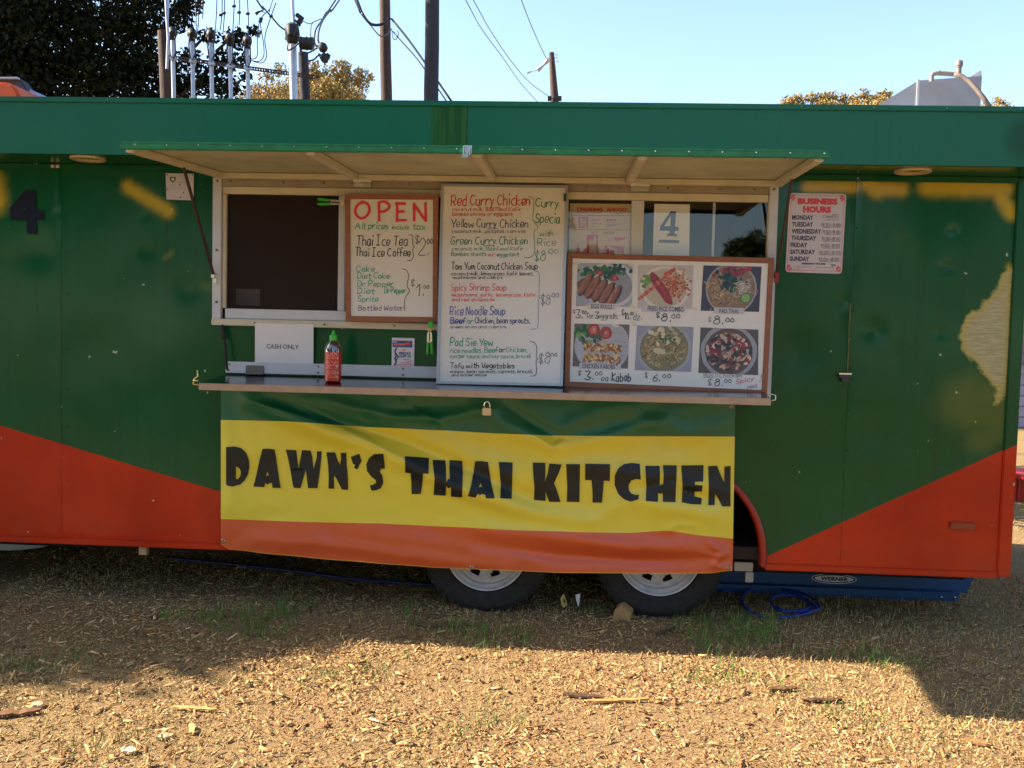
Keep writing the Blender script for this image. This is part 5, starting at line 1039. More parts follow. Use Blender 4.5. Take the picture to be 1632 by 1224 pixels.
def f_combo(b, g):
    b(.5, .52, .46, .40, (228, 220, 212), 0, 24, .01); b(.5, .52, .40, .35, (240, 226, 200), 0, 24, .01)
    for i in range(16): b(.16+g.gauss(0, .05), .34+g.gauss(0, .07), .045, .035, (130, 165, 50))
    for i in range(240): b(.66+g.gauss(0, .115), .45+g.gauss(0, .13), .030, .019, g.choice([(205, 110, 45), (225, 145, 70), (190, 80, 40), (232, 170, 90), (170, 60, 30)]), g.random()*3, 5)
    for i in range(3): b(.36+i*.07, .42+i*.12, .085, .23, (165, 35, 40), -.55, 10, .08); b(.345+i*.07, .39+i*.12, .03, .18, (200, 62, 55), -.55, 8, .1)
    for i in range(16): b(.03+i*.042, .78-i*.046, .04, .03, (205, 85, 40) if i % 2 else (230, 130, 70), .6)
    for i in range(8): b(.5+i*.022, .2-i*.015, .035, .028, (214, 90, 50), .6)
def f_thai(b, g):
    b(.5, .5, .44, .46, (205, 205, 205), 0, 26, .01); b(.5, .5, .41, .43, (140, 112, 82), 0, 26, .01)
    for i in range(190): t = g.random(); b(.25+g.gauss(0, .10)+t*.15, .35+t*.4+g.gauss(0, .10), .05, .007, g.choice([(200, 165, 110), (170, 130, 80), (220, 190, 140), (120, 84, 52)]), g.random()*3, 5)
    for i in range(60): b(.5+g.gauss(0, .09), .28+g.gauss(0, .12), .045, .035, g.choice([(22, 60, 40), (35, 85, 50), (15, 42, 32)]), g.random()*3)
    for i in range(22): b(.6+g.gauss(0, .13), .13+g.gauss(0, .06), .045, .03, (175, 40, 42), g.random()*3)
    for i in range(80): b(.70+g.gauss(0, .08), .48+g.gauss(0, .10), .065, .005, (218, 212, 195), g.random()*3, 5)
    b(.76, .70, .095, .095, (96, 150, 50), 0, 14, .03); b(.76, .70, .075, .075, (160, 205, 110), 0, 14, .03)
def f_kab(b, g):
    b(.52, .5, .5, .5, (205, 206, 222), 0, 24, .01); b(.6, .5, .40, .42, (222, 222, 232), 0, 24, .01)
    for i in range(7): b(.85, .2+i*.1, .18, .006, (180, 180, 194), .05, 6, .1)
    for i in range(60): b(.28+g.gauss(0, .17), .22+g.gauss(0, .10), .05, .035, g.choice([(60, 110, 45), (35, 85, 35), (120, 165, 80)]), g.random()*3)
    for u, v in ((.36, .13), (.58, .2)): b(u, v, .11, .12, (190, 55, 45), 0, 14, .05); b(u, v, .07, .07, (222, 120, 95), 0, 6, .3); b(u, v, .02, .02, (235, 190, 150))
    for k in range(2):
        for i in range(170): b(.52+g.uniform(-.33, .33), (.53 if k == 0 else .78)+g.gauss(0, .045)+(i*0), .032, .022, g.choice([(222, 190, 120), (205, 160, 80), (235, 215, 160), (160, 105, 45), (190, 80, 40)]), g.random()*3, 6)
def f_pad(b, g):
    b(.5, .5, .48, .47, (215, 214, 222), 0, 26, .01); b(.5, .5, .43, .42, (165, 160, 120), 0, 26, .02)
    for i in range(330): r_, t = math.sqrt(g.random())*.39, g.random()*6.3; b(.5+r_*math.cos(t), .52+r_*math.sin(t), .05, .012, g.choice([(190, 165, 105), (160, 130, 70), (206, 186, 130), (120, 95, 50), (176, 150, 84)]), g.random()*3, 6)
    for i in range(20): b(.5+g.gauss(0, .2), .3+g.gauss(0, .15), .05, .035, (222, 208, 172), g.random()*3, 6)
    b(.42, .56, .12, .06, (226, 210, 175), .2, 7, .1)
    for i in range(22): b(.55+g.gauss(0, .09), .28+g.gauss(0, .08), .03, .02, (80, 115, 50), g.random()*3, 6)
def f_basil(b, g):
    b(.5, .5, .48, .48, (196, 198, 208), 0, 26, .02); b(.5, .5, .41, .41, (110, 80, 70), 0, 26, .02)
    for i in range(190):
        r_, t = math.sqrt(g.random())*.39, g.random()*6.3; b(.5+r_*math.cos(t), .5+r_*math.sin(t), g.uniform(.03, .06), g.uniform(.02, .04), g.choice([(28, 36, 40), (165, 38, 40), (215, 180, 150), (20, 50, 38), (190, 150, 120), (140, 32, 35), (228, 200, 175)]), g.random()*3, 6)
PH = [([(102, 460), (392, 465), (388, 692), (92, 688)], (186, 190, 202), f_roll), ([(420, 470), (712, 474), (705, 704), (418, 700)], (222, 214, 212), f_combo), ([(765, 473), (1072, 480), (1058, 718), (750, 712)], (72, 60, 78), f_thai),
      ([(84, 780), (375, 785), (366, 1018), (74, 1005)], (122, 110, 104), f_kab), ([(415, 790), (713, 798), (700, 1035), (402, 1026)], (170, 172, 190), f_pad), ([(750, 800), (1055, 812), (1053, 1052), (738, 1040)], (100, 88, 84), f_basil)]
for i, (q, bg_, fn) in enumerate(PH): food(q, lin(bg_), fn, 40+i)
WH = lin((194, 190, 194)); INK = lin((60, 56, 78))
for q in ([(158, 672), (302, 675), (300, 706), (157, 703)], [(440, 686), (668, 690), (667, 722), (439, 718)], [(820, 694), (980, 698), (978, 730), (818, 726)], [(110, 988), (330, 993), (328, 1024), (108, 1018)]): P.poly([c(*p) for p in q], WH, 5)
def T(t, x0, y0, x1, y1, h, col, bold=.0, slant=0, f=None): f = f or c; a = f(x0, y0); e = f(x1, y1); P.text(t, a[0], a[1], e[0], e[1], (f(0, h)[1]-f(0, 0)[1]), col, bold, slant, layer=7)
T('EGG ROLLS', 172, 699, 284, 702, 23, INK, .02); T('FRIED RICE COMBO', 470, 711, 660, 717, 25, INK, .02); T('PAD THAI', 848, 724, 948, 727, 24, INK, .02); T('CHICKEN KABOBS', 125, 1014, 297, 1019, 24, INK, .02)
for a in (('$', 75, 88, 725, 20, BLK, .6), ('3.', 90, 122, 752, 42, BLK, 1.4), ('00', 124, 146, 730, 20, BLK, .8), ('for', 148, 184, 753, 30, BLK, .8), ('3', 190, 208, 754, 34, BLK, 1.2), ('eggrolls', 212, 310, 754, 30, BLK, .8), ('$', 332, 345, 735, 30, BLK, .7), ('10.', 346, 376, 758, 34, BLK, 1.2), ('00', 378, 396, 735, 16, BLK, .8), ('dz.', 396, 438, 760, 34, BLK, .9),
          ('$', 515, 534, 748, 28, BLK, 1.0), ('8.', 545, 588, 768, 42, BLK, 1.4), ('00', 596, 640, 752, 24, BLK, 1.1), ('$', 790, 806, 768, 26, BLK, .6), ('8.', 820, 862, 782, 42, BLK, 1.4), ('00', 880, 924, 772, 22, BLK, 1.2),
          ('$', 103, 122, 1053, 26, BLK, .8), ('3.', 138, 178, 1075, 42, BLK, 1.5), ('00', 192, 228, 1052, 20, BLK, 1.0), ('ea', 226, 262, 1082, 34, BLK, .9), ('Kabob', 282, 380, 1084, 44, BLK, 1.5), ('$', 455, 470, 1065, 30, BLK, .7), ('6.', 498, 532, 1085, 42, BLK, 1.4), ('00', 548, 590, 1066, 22, BLK, 1.0), ('Basil Chicken', 765, 966, 1064, 24, BLK, .6),
          ('$', 788, 812, 1104, 36, BLK, .8), ('8.', 824, 862, 1108, 40, BLK, 1.3), ('00', 874, 912, 1090, 20, BLK, .9)): H(*a)
H('Spicy', 934, 1030, 1100, 26, lin((200, 30, 70)), .9, b1=1080); H('Hot', 998, 1046, 1128, 19, lin((200, 30, 70)), .8, b1=1113); H('!', 1050, 1064, 1086, 34, lin((200, 30, 70)), 1.1)
for i, (x, y, r_) in enumerate(((96, 462, 0), (386, 470, .4), (392, 690, .7), (160, 690, .3), (400, 780, .5), (300, 790, .2), (715, 700, .1))): # yellowed tape corners
    w_, h_ = 18, 12; P.poly([c(x+w_*math.cos(r_+a_)*1, y+w_*math.sin(r_+a_)) for a_ in (.4, 2.7, 3.5, 5.9)], lin((212, 205, 180)), 6)
P.poly([c(*p) for p in ((1040, 1138), (1064, 1138), (1063, 1148), (1039, 1147))], BLK, 7)
P.build('photo_prints', bC, M_PHOTO)

# ------------------------------------------------------------------ papers and signs
def sheet(name, label, corners, pl, m, cat, th=.0008, rnd=0):
    q = [pl(*p) for p in corners]; b = (q[2]+q[3])/2; t = root(name, b, label, cat)
    if rnd:
        pts = []
        for i in range(4):
            a, p, cc_ = q[i-1], q[i], q[(i+1) % 4]; da, dc = (a-p).normalized()*rnd, (cc_-p).normalized()*rnd
            for s_ in (0, .25, .5, .75, 1): pts.append((p+da)*(1-s_)**2+p*2*s_*(1-s_)+(p+dc)*s_**2)
        q = pts
    part('sheet', MB().slab(q, pl.n, th), m, t); return t
# cash only
pl = leanplane(-.010, 1.2, -.034, 1.40); c = C(320, 480, 4.08); t = sheet('paper_sign', 'white paper notice reading CASH ONLY taped under the left window', [c(352, 142), c(733, 151), c(732, 418), c(352, 406)], pl, M_PAPER, 'notice')
P = Print(pl, .0004); P.text('CASH ONLY', *c(427, 307), *c(636, 313), 30/4.08, lin((38, 40, 56)), .008, layer=3); P.build('lettering', t)
# flyer
pl = wallp(-.008); t = sheet('event_flyer', 'small printed flyer with blue header and red writing, right of the sauce bottle', [c(1243, 237), c(1390, 241), c(1387, 437), c(1240, 433)], pl, M_PAPER, 'flyer')
P = Print(pl, .0004); P.poly([c(1247, 255), c(1376, 258), c(1375, 302), c(1247, 298)], lin((50, 70, 135)), 1); P.poly([c(1250, 262), c(1276, 262), c(1276, 268), c(1250, 268)], WH, 2)
for i in range(6): P.poly([c(1256+i*13, 274), c(1266+i*13, 273), c(1267+i*13, 288), c(1255+i*13, 289)], lin((205, 110, 70)), 2)
P.poly([c(1348+14*math.cos(a), 276+13*math.sin(a)) for a in np.linspace(0, 6.28, 12)[:-1]], lin((205, 70, 60)), 2)
T('FRIDAY', 1288, 346, 1366, 348, 17, lin((40, 50, 110)), .04, f=c); T('12.07.12', 1288, 364, 1366, 366, 15, lin((40, 50, 110)), .04, f=c)
for i, (x, y, w_) in enumerate(((1312, 376, 50), (1330, 388, 40), (1300, 398, 74), (1262, 408, 118), (1268, 418, 108))): P.poly([c(x, y), c(x+w_, y+1), c(x+w_, y+5), c(x, y+4)], lin((200, 80, 110)), 3)
P.poly([c(1248, 424), c(1374, 427), c(1374, 435), c(1248, 432)], lin((50, 30, 60)), 3); P.poly([c(1308, 310), c(1332, 310), c(1330, 322), c(1306, 322)], lin((230, 150, 120)), 3)
P.pen([c(*p) for p in ((1272, 305), (1262, 330), (1274, 352), (1262, 372), (1270, 395), (1258, 418))], 2.6, lin((80, 60, 100))); P.pen([c(*p) for p in ((1262, 345), (1284, 362), (1266, 384))], 1.8, lin((80, 60, 100))); P.build('print', t)
# choking poster behind the glass
pl = wallp(.014); c = C(900, 300, 10.2); t = sheet('choking_poster', 'yellowed first aid poster headed CHOKING AHOGO with red figures behind glass', [c(85, 245), c(1092, 256), c(1085, 1200), c(68, 1190)], pl, mat('aged_paper', lin((226, 204, 168)), .6, vary=.1), 'poster')
P = Print(pl, .0003); PR = lin((205, 52, 60)); T('CHOKING', 192, 372, 618, 376, 62, PR, .05, f=c); T('AHOGO', 676, 376, 1006, 378, 62, PR, .05, f=c)
for x0, y, x1 in ((125, 438, 1065), (122, 670, 1060), (122, 392, 600), (720, 404, 1060)): P.poly([c(x0, y), c(x1, y+3), c(x1, y+(11 if y in (438, 670) else 7)), c(x0, y+(8 if y in (438, 670) else 4))], lin((120, 90, 80)), 3)
P.poly([c(225, 462), c(385, 465), c(378, 650), c(222, 648)], PR, 2)
for q in ([(270, 470), (300, 500), (310, 560), (280, 640), (250, 640), (262, 560), (245, 500)], [(335, 470), (350, 520), (345, 600), (360, 645), (320, 640), (305, 570), (320, 510)]): P.poly([c(*p) for p in q], lin((214, 180, 150)), 3)
T('LOOK', 420, 530, 580, 532, 34, lin((214, 110, 100)), .02, f=c); T('MIRE', 680, 532, 838, 534, 34, PR, .04, f=c); T('ACT', 425, 738, 545, 740, 34, PR, .03, f=c); T('ACTUE', 636, 740, 806, 742, 34, PR, .03, f=c)
for x, y, w_ in ((420, 550, 120), (420, 572, 190), (420, 600, 60), (420, 622, 80), (675, 552, 150), (675, 580, 220), (675, 602, 150), (680, 625, 50), (220, 872, 120), (270, 900, 65), (700, 820, 70), (680, 848, 85)): P.poly([c(x, y), c(x+w_, y+1), c(x+w_, y+8), c(x, y+7)], lin((150, 120, 105)), 3)
P.poly([c(360, 757), c(545, 760), c(540, 1150), c(352, 1150)], PR, 2); P.poly([c(175, 970), c(352, 972), c(350, 1150), c(172, 1150)], lin((222, 130, 130)), 2); P.poly([c(800, 800), c(990, 800), c(985, 825), c(870, 858), c(805, 830)], PR, 2); P.poly([c(640, 935), c(970, 945), c(968, 1150), c(608, 1150), c(610, 1000), c(655, 965)], PR, 2)
SK = lin((218, 188, 158))
for q in ([(470, 770), (500, 765), (505, 800), (520, 830), (515, 905), (520, 1060), (455, 1060), (460, 905), (440, 860), (470, 805)], [(390, 850), (430, 835), (460, 900), (450, 1060), (400, 1060), (395, 940)], [(690, 945), (740, 945), (830, 975), (855, 1010), (850, 1070), (815, 1075), (810, 1010), (745, 990), (740, 1070), (722, 1070), (725, 985), (690, 965)], [(820, 840), (850, 850), (850, 930), (830, 930)]): P.poly([c(*p) for p in q], SK, 3)
P.poly([c(455, 903), c(520, 905), c(519, 912), c(455, 910)], lin((70, 50, 50)), 4); P.build('print', t)
# number sheet behind the glass
c = C(890, 280, 3.309); t = sheet('number_sheet', 'white sheet with a large underlined number 4 behind the right window', [c(506, 148), c(693, 152), c(690, 440), c(497, 436)], pl, M_PAPER, 'notice')
P = Print(pl, .0003); NB = lin((62, 72, 98)); P.poly([c(*p) for p in ((592, 187), (620, 188), (612, 320), (585, 318), (587, 290), (535, 290), (536, 268))], NB, 1); P.poly([c(*p) for p in ((592, 212), (590, 266), (558, 266))], lin((206, 204, 206)), 3)
P.poly([c(*p) for p in ((536, 266), (634, 270), (633, 291), (535, 289))], NB, 2); P.poly([c(*p) for p in ((574, 305), (626, 306), (625, 320), (573, 319))], NB, 2); P.poly([c(*p) for p in ((530, 337), (636, 340), (635, 356), (529, 353))], NB, 2); P.build('number', t)
# business hours
pl = leanplane(-.006, 1.70, -.010, 2.0); c = C(1250, 300, 8.74)
t = sheet('business_hours_sign', 'white rounded plastic sign with red heading BUSINESS HOURS and weekday opening times', [c(75, 64), c(866, 78), c(800, 1194), c(12, 1166)], pl, M_SIGN, 'sign', th=.002, rnd=.018)
P = Print(pl, .0004); SR = lin((205, 48, 62)); DB = lin((52, 44, 78))
fr_ = [(100, 96), (838, 106), (782, 1160), (42, 1138)]
for i in range(4): P.pen([c(*fr_[i]), c(*fr_[(i+1) % 4])], .5, lin((205, 70, 80)), False)
for x, y in ((125, 130), (810, 138), (66, 1110), (752, 1128)): P.poly([c(x+34*math.cos(a)*(1+.2*math.sin(a*5)), y+40*math.sin(a)*(1+.2*math.cos(a*4))) for a in np.linspace(0, 6.28, 14)[:-1]], SR, 3); P.pen([c(x-20, y+18), c(x+2, y-6), c(x+20, y-20)], .8, WH); P.pen([c(x-10, y+26), c(x+10, y+4), c(x+24, y-8)], .6, WH)
T('BUSINESS', 186, 214, 742, 224, 76, SR, .07, f=c); T('HOURS', 258, 330, 652, 338, 80, SR, .07, f=c)
for nm, x0, x1, y in (('MONDAY', 108, 404, 435), ('TUESDAY', 106, 402, 531), ('WEDNESDAY', 102, 512, 628), ('THURSDAY', 96, 446, 722), ('FRIDAY', 84, 320, 818), ('SATURDAY', 78, 428, 914), ('SUNDAY', 76, 346, 1010)): T(nm, x0, y, x1, y+5, 64, DB, .035, f=c)
for tx, x0, x1, y in (('ClosED', 535, 745, 415), ('11:30-8.00', 512, 786, 534), ('11:30-8.00', 530, 778, 632), ('11:30-8.00', 518, 776, 728), ('11:30-8.00', 508, 772, 824), ('12:00-8.00', 482, 774, 918), ('12:00-8.00', 474, 760, 1012)):
    H(tx, x0, x1, y, 44, lin((58, 52, 60)), .55, f=c); P.pen([c(x0+25, y+10 if y > 420 else 442), c(x1+25 if y < 420 else x1+5, y+12 if y > 420 else 442)], .45, lin((80, 70, 80)), False)
T('EMERGENCY PHONES', 245, 1060, 575, 1066, 24, DB, .04, f=c)
for x0, x1, y in ((122, 366, 1097), (442, 690, 1103)): P.pen([c(x0, y), c(x1, y)], .4, DB, False)
for x, w_ in ((122, 95), (425, 20), (665, 25)): P.pen([c(x, 1124), c(x+w_, 1126)], .5, lin((140, 120, 130)), False)
P.poly([c(650, 1058), c(718, 1062), c(714, 1090), c(646, 1086)], lin((120, 112, 126)), 3); P.build('lettering', t)
# permit plaque left
pl = wallp(-.010); c = C(0, 240, 3.061)
t = sheet('permit_plaque', 'small white permit plaque with shield and pink lower half beside the left stay', [c(808, 110), c(945, 113), c(945, 243), c(812, 238)], pl, M_SIGN, 'plaque', th=.0015)
P = Print(pl, .0004); P.poly([c(*p) for p in ((828, 126), (843, 130), (858, 126), (857, 145), (843, 158), (829, 146))], lin((70, 70, 82)), 2); P.poly([c(*p) for p in ((836, 134), (850, 134), (849, 145), (843, 150), (836, 145))], lin((190, 186, 188)), 3)
for x, y, w_ in ((870, 123, 38), (885, 135, 20), (888, 147, 30), (865, 154, 42), (826, 167, 26), (893, 167, 26)): P.poly([c(x, y), c(x+w_, y), c(x+w_, y+2.5), c(x, y+2.5)], lin((140, 130, 135)), 3)
P.pen([c(812, 181), c(944, 183)], .5, lin((150, 110, 112)), False)
for q in ((826, 190, 858, 218), (872, 190, 930, 218)): P.pen([c(q[0], q[1]), c(q[2], q[1]), c(q[2], q[3]), c(q[0], q[3]), c(q[0], q[1])], .5, lin((205, 130, 130)), False)
P.pen([c(830, 226), c(930, 229)], .6, lin((205, 130, 130)), False); P.build('print', t)
mb = MB()
for x, y in ((815, 118), (938, 119), (815, 190), (877, 167), (880, 228), (895, 206)): q = pl(*c(x, y), .002); mb.lathe(q, [(0, -.002), (.003, -.0015), (.0035, 0)], 8, axis='y')
part('plaque_screws', mb, M_DKPLAS, t)
# painted number at left
pl = wallp(-.0075); t = root('number_decal', pl(42, 372), 'dark blue number 4 decal on the green panel at far left', 'number')
P = Print(pl, .0); NV = lin((20, 24, 42)); P.poly([c(*p) for p in ((125, 193), (175, 195), (179, 407), (131, 406), (130, 341), (50, 338), (50, 300), (50, 276))], NV, 1); P.poly([c(*p) for p in ((170, 291), (216, 292), (216, 341), (170, 341))], NV, 1.4); P.build('number', t, mat('number_vinyl', rough=.5, spec=.15, attr='Col', vary=.25, vscale=40))
mb = MB(); mb.add([pl(*c(*p), .0012) for p in ((112, 290), (127, 275), (127, 292))], [(0, 1, 2)]); part('number_gap', mb, M_WALL, t)

# ------------------------------------------------------------------ things on and around the counter
cy_ = -.185; b0 = onY(530.5, 609, cy_); zc = 1.150+(1.1235-1.150)*(cy_/-.335); k = (cy_+4.538)/F
bt = root('sauce_bottle', (b0.x, cy_, zc), 'clear squeeze bottle of red chilli sauce with green nozzle cap on the counter', 'bottle'); r_ = 13.6*k
def zz(py): return onY(530, py, cy_).z
red = mat('chilli_sauce', lin((186, 26, 22)), .22, coat=.5, vary=.25, vscale=30)
mb = MB().lathe((b0.x, cy_, 0), [(0, zc+.001), (r_*.8, zc+.001), (r_, zc+.008), (r_*1.0, zz(560)), (r_*1.0, zz(559.9)), (0, zz(559.9))], 36); part('sauce', mb, red, bt, smooth=R(45))
mb = MB().lathe((b0.x, cy_, 0), [(r_*1.03, zz(561)), (r_*1.0, zz(555)), (r_*.86, zz(549)), (r_*.55, zz(543.5)), (r_*.42, zz(541)), (r_*.42, zz(537))], 36); part('bottle_shoulder', mb, M_CLEARPL, bt, smooth=True)
mb = MB().lathe((b0.x, cy_, 0), [(r_*.90, zz(559)), (r_*.8, zz(554)), (r_*.66, zz(549)), (r_*.35, zz(545)), (0, zz(545))], 28); part('sauce_film', mb, mat('sauce_film', lin((120, 60, 45)), .3), bt, smooth=True)
mb = MB().lathe((b0.x, cy_, 0), [(0, zz(545)), (r_*.46, zz(544.5)), (r_*.46, zz(534.5)), (r_*.36, zz(534)), (r_*.2, zz(531)), (r_*.1, zz(526.5)), (0, zz(526.3))], 20); part('cap', mb, M_GREENPL, bt, smooth=R(35))
mb = MB(); g = random.Random(4); sp = Vector((b0.x, cy_, 0))
for row in range(19):
    z = zc+.022+row*.0063
    for col in range(-8, 9):
        if g.random() < .42: continue
        if row in (6, 13): continue
        t0 = col*.105-1.57+g.uniform(-.02, .02); t1 = t0+g.uniform(.03, .09); rr = r_*1.006; h_ = g.uniform(.0012, .0030)
        mb.add([sp+Vector((rr*math.cos(a), rr*math.sin(a), zq)) for a, zq in ((t0, z), (t1, z), (t1, z+h_), (t0, z+h_))], [(0, 1, 2, 3)])
part('label_print', mb, mat('label_white', lin((226, 200, 196)), .5), bt)
# spring clamps
def clamp(cen, ax, label, yv_):
    """ax: unit direction from jaw to green handle"""
    ax = Vector(ax).normalized(); sd = Vector((ax.z, 0, -ax.x)); t = root('spring_clamp', cen, label, 'clamp', 'green handled spring clamps'); L0 = .052
    for s_ in (-1, 1):
        part('jaw', MB().slab([cen+sd*(s_*.002)-ax*L0, cen+sd*(s_*.011)-ax*L0*.8, cen+sd*(s_*.013), cen+sd*(s_*.003)], Vector((0, 1, 0)), .016), M_CHROME, t, bevel=.0012)
        mb = MB().slab([cen+sd*(s_*.003), cen+sd*(s_*.0135), cen+sd*(s_*.017)+ax*.05, cen+sd*(s_*.014)+ax*.062, cen+sd*(s_*.006)+ax*.060], Vector((0, 1, 0)), .018); part('handle', mb, M_GREENPL, t, bevel=.003)
    mb = MB().lathe(cen+Vector((0, -.003, 0)), [(0, 0), (.006, 0), (.007, .004), (.007, .020)], 12, axis='y'); part('spring', mb, M_STEEL, t)
    mb = MB().slab([cen-ax*L0-sd*.012, cen-ax*L0+sd*.012, cen-ax*(L0+.013)+sd*.010, cen-ax*(L0+.013)-sd*.010], Vector((0, 1, 0)), .016); part('jaw_tip', mb, mat('jaw_tip', lin((206, 176, 120)), .5), t, bevel=.002)
clamp(onY(525.5, 322, -.085), (-1, 0, .03), 'green handled spring clamp gripping the top corner of the OPEN board', 0)
clamp(onY(684.5, 545, -.085), (.02, 0, -1), 'green handled spring clamp hanging below the bottom corner of the OPEN board', 0)
c0 = onY(687, 517, -.082); solo('clamp_grip', MB().box((c0.x-.013, -.10, c0.z-.014), (c0.x+.013, -.078, c0.z+.014)), M_GREENPL, 'green clamp grip pinching the lower right edge of the OPEN board', 'clamp', bevel=.004)
# padlock
pc = onY(776, 655, -.355); t = root('padlock', (pc.x, pc.y, pc.z-.02), 'small brass padlock hanging under the middle of the counter edge', 'padlock')
k = (4.538-.355)/F; part('lock_body', MB().box((pc.x-7*k, -.366, pc.z-7*k), (pc.x+7*k, -.346, pc.z+5*k)), mat('padlock_brass', lin((196, 176, 140)), .35, metal=.6), t, bevel=.003)
part('lock_base', MB().box((pc.x-7.1*k, -.367, pc.z-9*k), (pc.x+7.1*k, -.345, pc.z-7*k)), M_DKPLAS, t, bevel=.002)
sh = [pc+Vector((-4.5*k, 0, 4*k))]+[pc+Vector((-4.5*k*math.cos(a), 0, 9.5*k+5.5*k*math.sin(a))) for a in np.linspace(0, math.pi, 9)]+[pc+Vector((4.5*k, 0, 4*k))]
part('shackle', MB().tube(sh, .0032, 8), M_CHROME, t, smooth=True)

# ------------------------------------------------------------------ on the ground
# ladder lying under the right end
lb = gy(1527, 959.5); Yl = lb.y; t = root('folded_ladder', (1.6, Yl, 0), 'blue fibreglass ladder lying on its side under the right end of the trailer', 'ladder')
def zat(px, py, Y): return onY(px, py, Y).z
xr_ = onY(1529, 950, Yl).x; zt1 = zat(1530, 945, Yl)
def channel(x0, x1, z0, z1, Y, slant=0):
    mb = MB(); mb.add([(x0, Y, z0), (x1-slant, Y, z0), (x1, Y, z1), (x0, Y, z1), (x0, Y+.006, z0), (x1-slant, Y+.006, z0), (x1, Y+.006, z1), (x0, Y+.006, z1)], [(0, 1, 2, 3), (7, 6, 5, 4), (0, 4, 5, 1), (1, 5, 6, 2), (2, 6, 7, 3), (3, 7, 4, 0)])
    mb.box((x0, Y-.012, z1-.003), (x1-.003, Y-.0005, z1+.003)); mb.box((x0, Y-.012, z0-.002), (x1-slant-.003, Y-.0005, z0+.004)); return mb
part('lower_rail', channel(.3, xr_, .008, zt1, Yl, .006), M_BLUE, t)
Yu = Yl+.06; xu = onY(1557, 925, Yu).x; zu0, zu1 = zat(1552, 944, Yu), zat(1557, 916, Yu)+.02
part('upper_rail', channel(.3, xu, zu0, zu1, Yu, .05), M_BLUE, t)
for x in (.6, .95, 1.3, 1.65, 2.0): part('rung', MB().obox((x, Yu+.012, .06), (x, Yu+.35, .07), .05, .02), M_GALV, t)
part('back_rail', channel(.35, 2.1, .01, .09, Yu+.36), M_BLUE, t)
mb = MB()
for px in (1500, 1522): p = onY(px, 952, Yl-.001); mb.lathe((p.x, Yl-.001, p.z), [(0, -.005), (.005, -.004), (.007, 0)], 10, axis='y')
part('rail_rivets', mb, M_CHROME, t)
pl = wallp(Yu-.0035); P = Print(pl, .0); oc = (1329.5, 922.5)
def ell(a, b, n=32): return [(oc[0]+a*math.cos(t_)+b*0, oc[1]+.04*a*math.cos(t_)+b*math.sin(t_)) for t_ in np.linspace(0, 2*math.pi, n+1)[:-1]]
P.poly(ell(36, 8), lin((205, 205, 210)), 1); P.poly(ell(34.6, 6.8), lin((28, 34, 66)), 2); P.poly(ell(31, 5.2), lin((200, 203, 208)), 3)
P.text('WERNER', oc[0]-22, oc[1]+2.0, oc[0]+22, oc[1]+4.0, 6.0, lin((26, 26, 34)), .045, .1, layer=5); P.build('ladder_sticker', t)
# blue cords
def cordpts(pts): return [Vector((*(gy(x, y).xy), 0)) + Vector((0, 0, gz(gy(x, y).x, gy(x, y).y)+h)) for x, y, h in pts]
def smooth3(P, n=8, closed=False):
    q = [P[0]]+list(P)+[P[-1]]; o = []
    for i in range(1, len(q)-2):
        for t_ in [j/n for j in range(n)]:
            a, b, c_, d = q[i-1], q[i], q[i+1], q[i+2]; o.append(.5*(2*b+(c_-a)*t_+(2*a-5*b+4*c_-d)*t_*t_+(3*b-a-3*c_+d)*t_**3))
    o.append(q[-2]); return o
mb = MB()
for pts in ([(1150, 948, .02), (1190, 945, .02), (1240, 947, .03), (1285, 956, .03), (1306, 972, .02), (1290, 980, .02), (1245, 977, .015), (1228, 966, .02), (1240, 958, .03), (1275, 960, .03), (1300, 974, .02), (1280, 984, .015), (1240, 989, .012)],
            [(1215, 989, .012), (1190, 976, .015), (1182, 960, .02), (1195, 948, .025), (1230, 944, .03), (1262, 955, .035), (1292, 972, .02), (1255, 981, .02), (1232, 974, .02)]):
    mb.tube(smooth3(cordpts(pts)), .0068, 8)
solo('extension_cord', mb, M_CORD, 'coil of bright blue cord lying on the grass in front of the ladder', 'cord', smooth=True)
mb = MB().tube(smooth3([Vector((onZ(x, y, 0).x, onZ(x, y, 0).y, .012)) for x, y in ((270, 893), (360, 902), (470, 914), (560, 926), (640, 932), (700, 935), (800, 925))]), .009, 8)
solo('garden_hose', mb, mat('dark_blue_hose', lin((22, 40, 90)), .5), 'dark blue hose running along the ground under the trailer at left', 'hose', smooth=True)
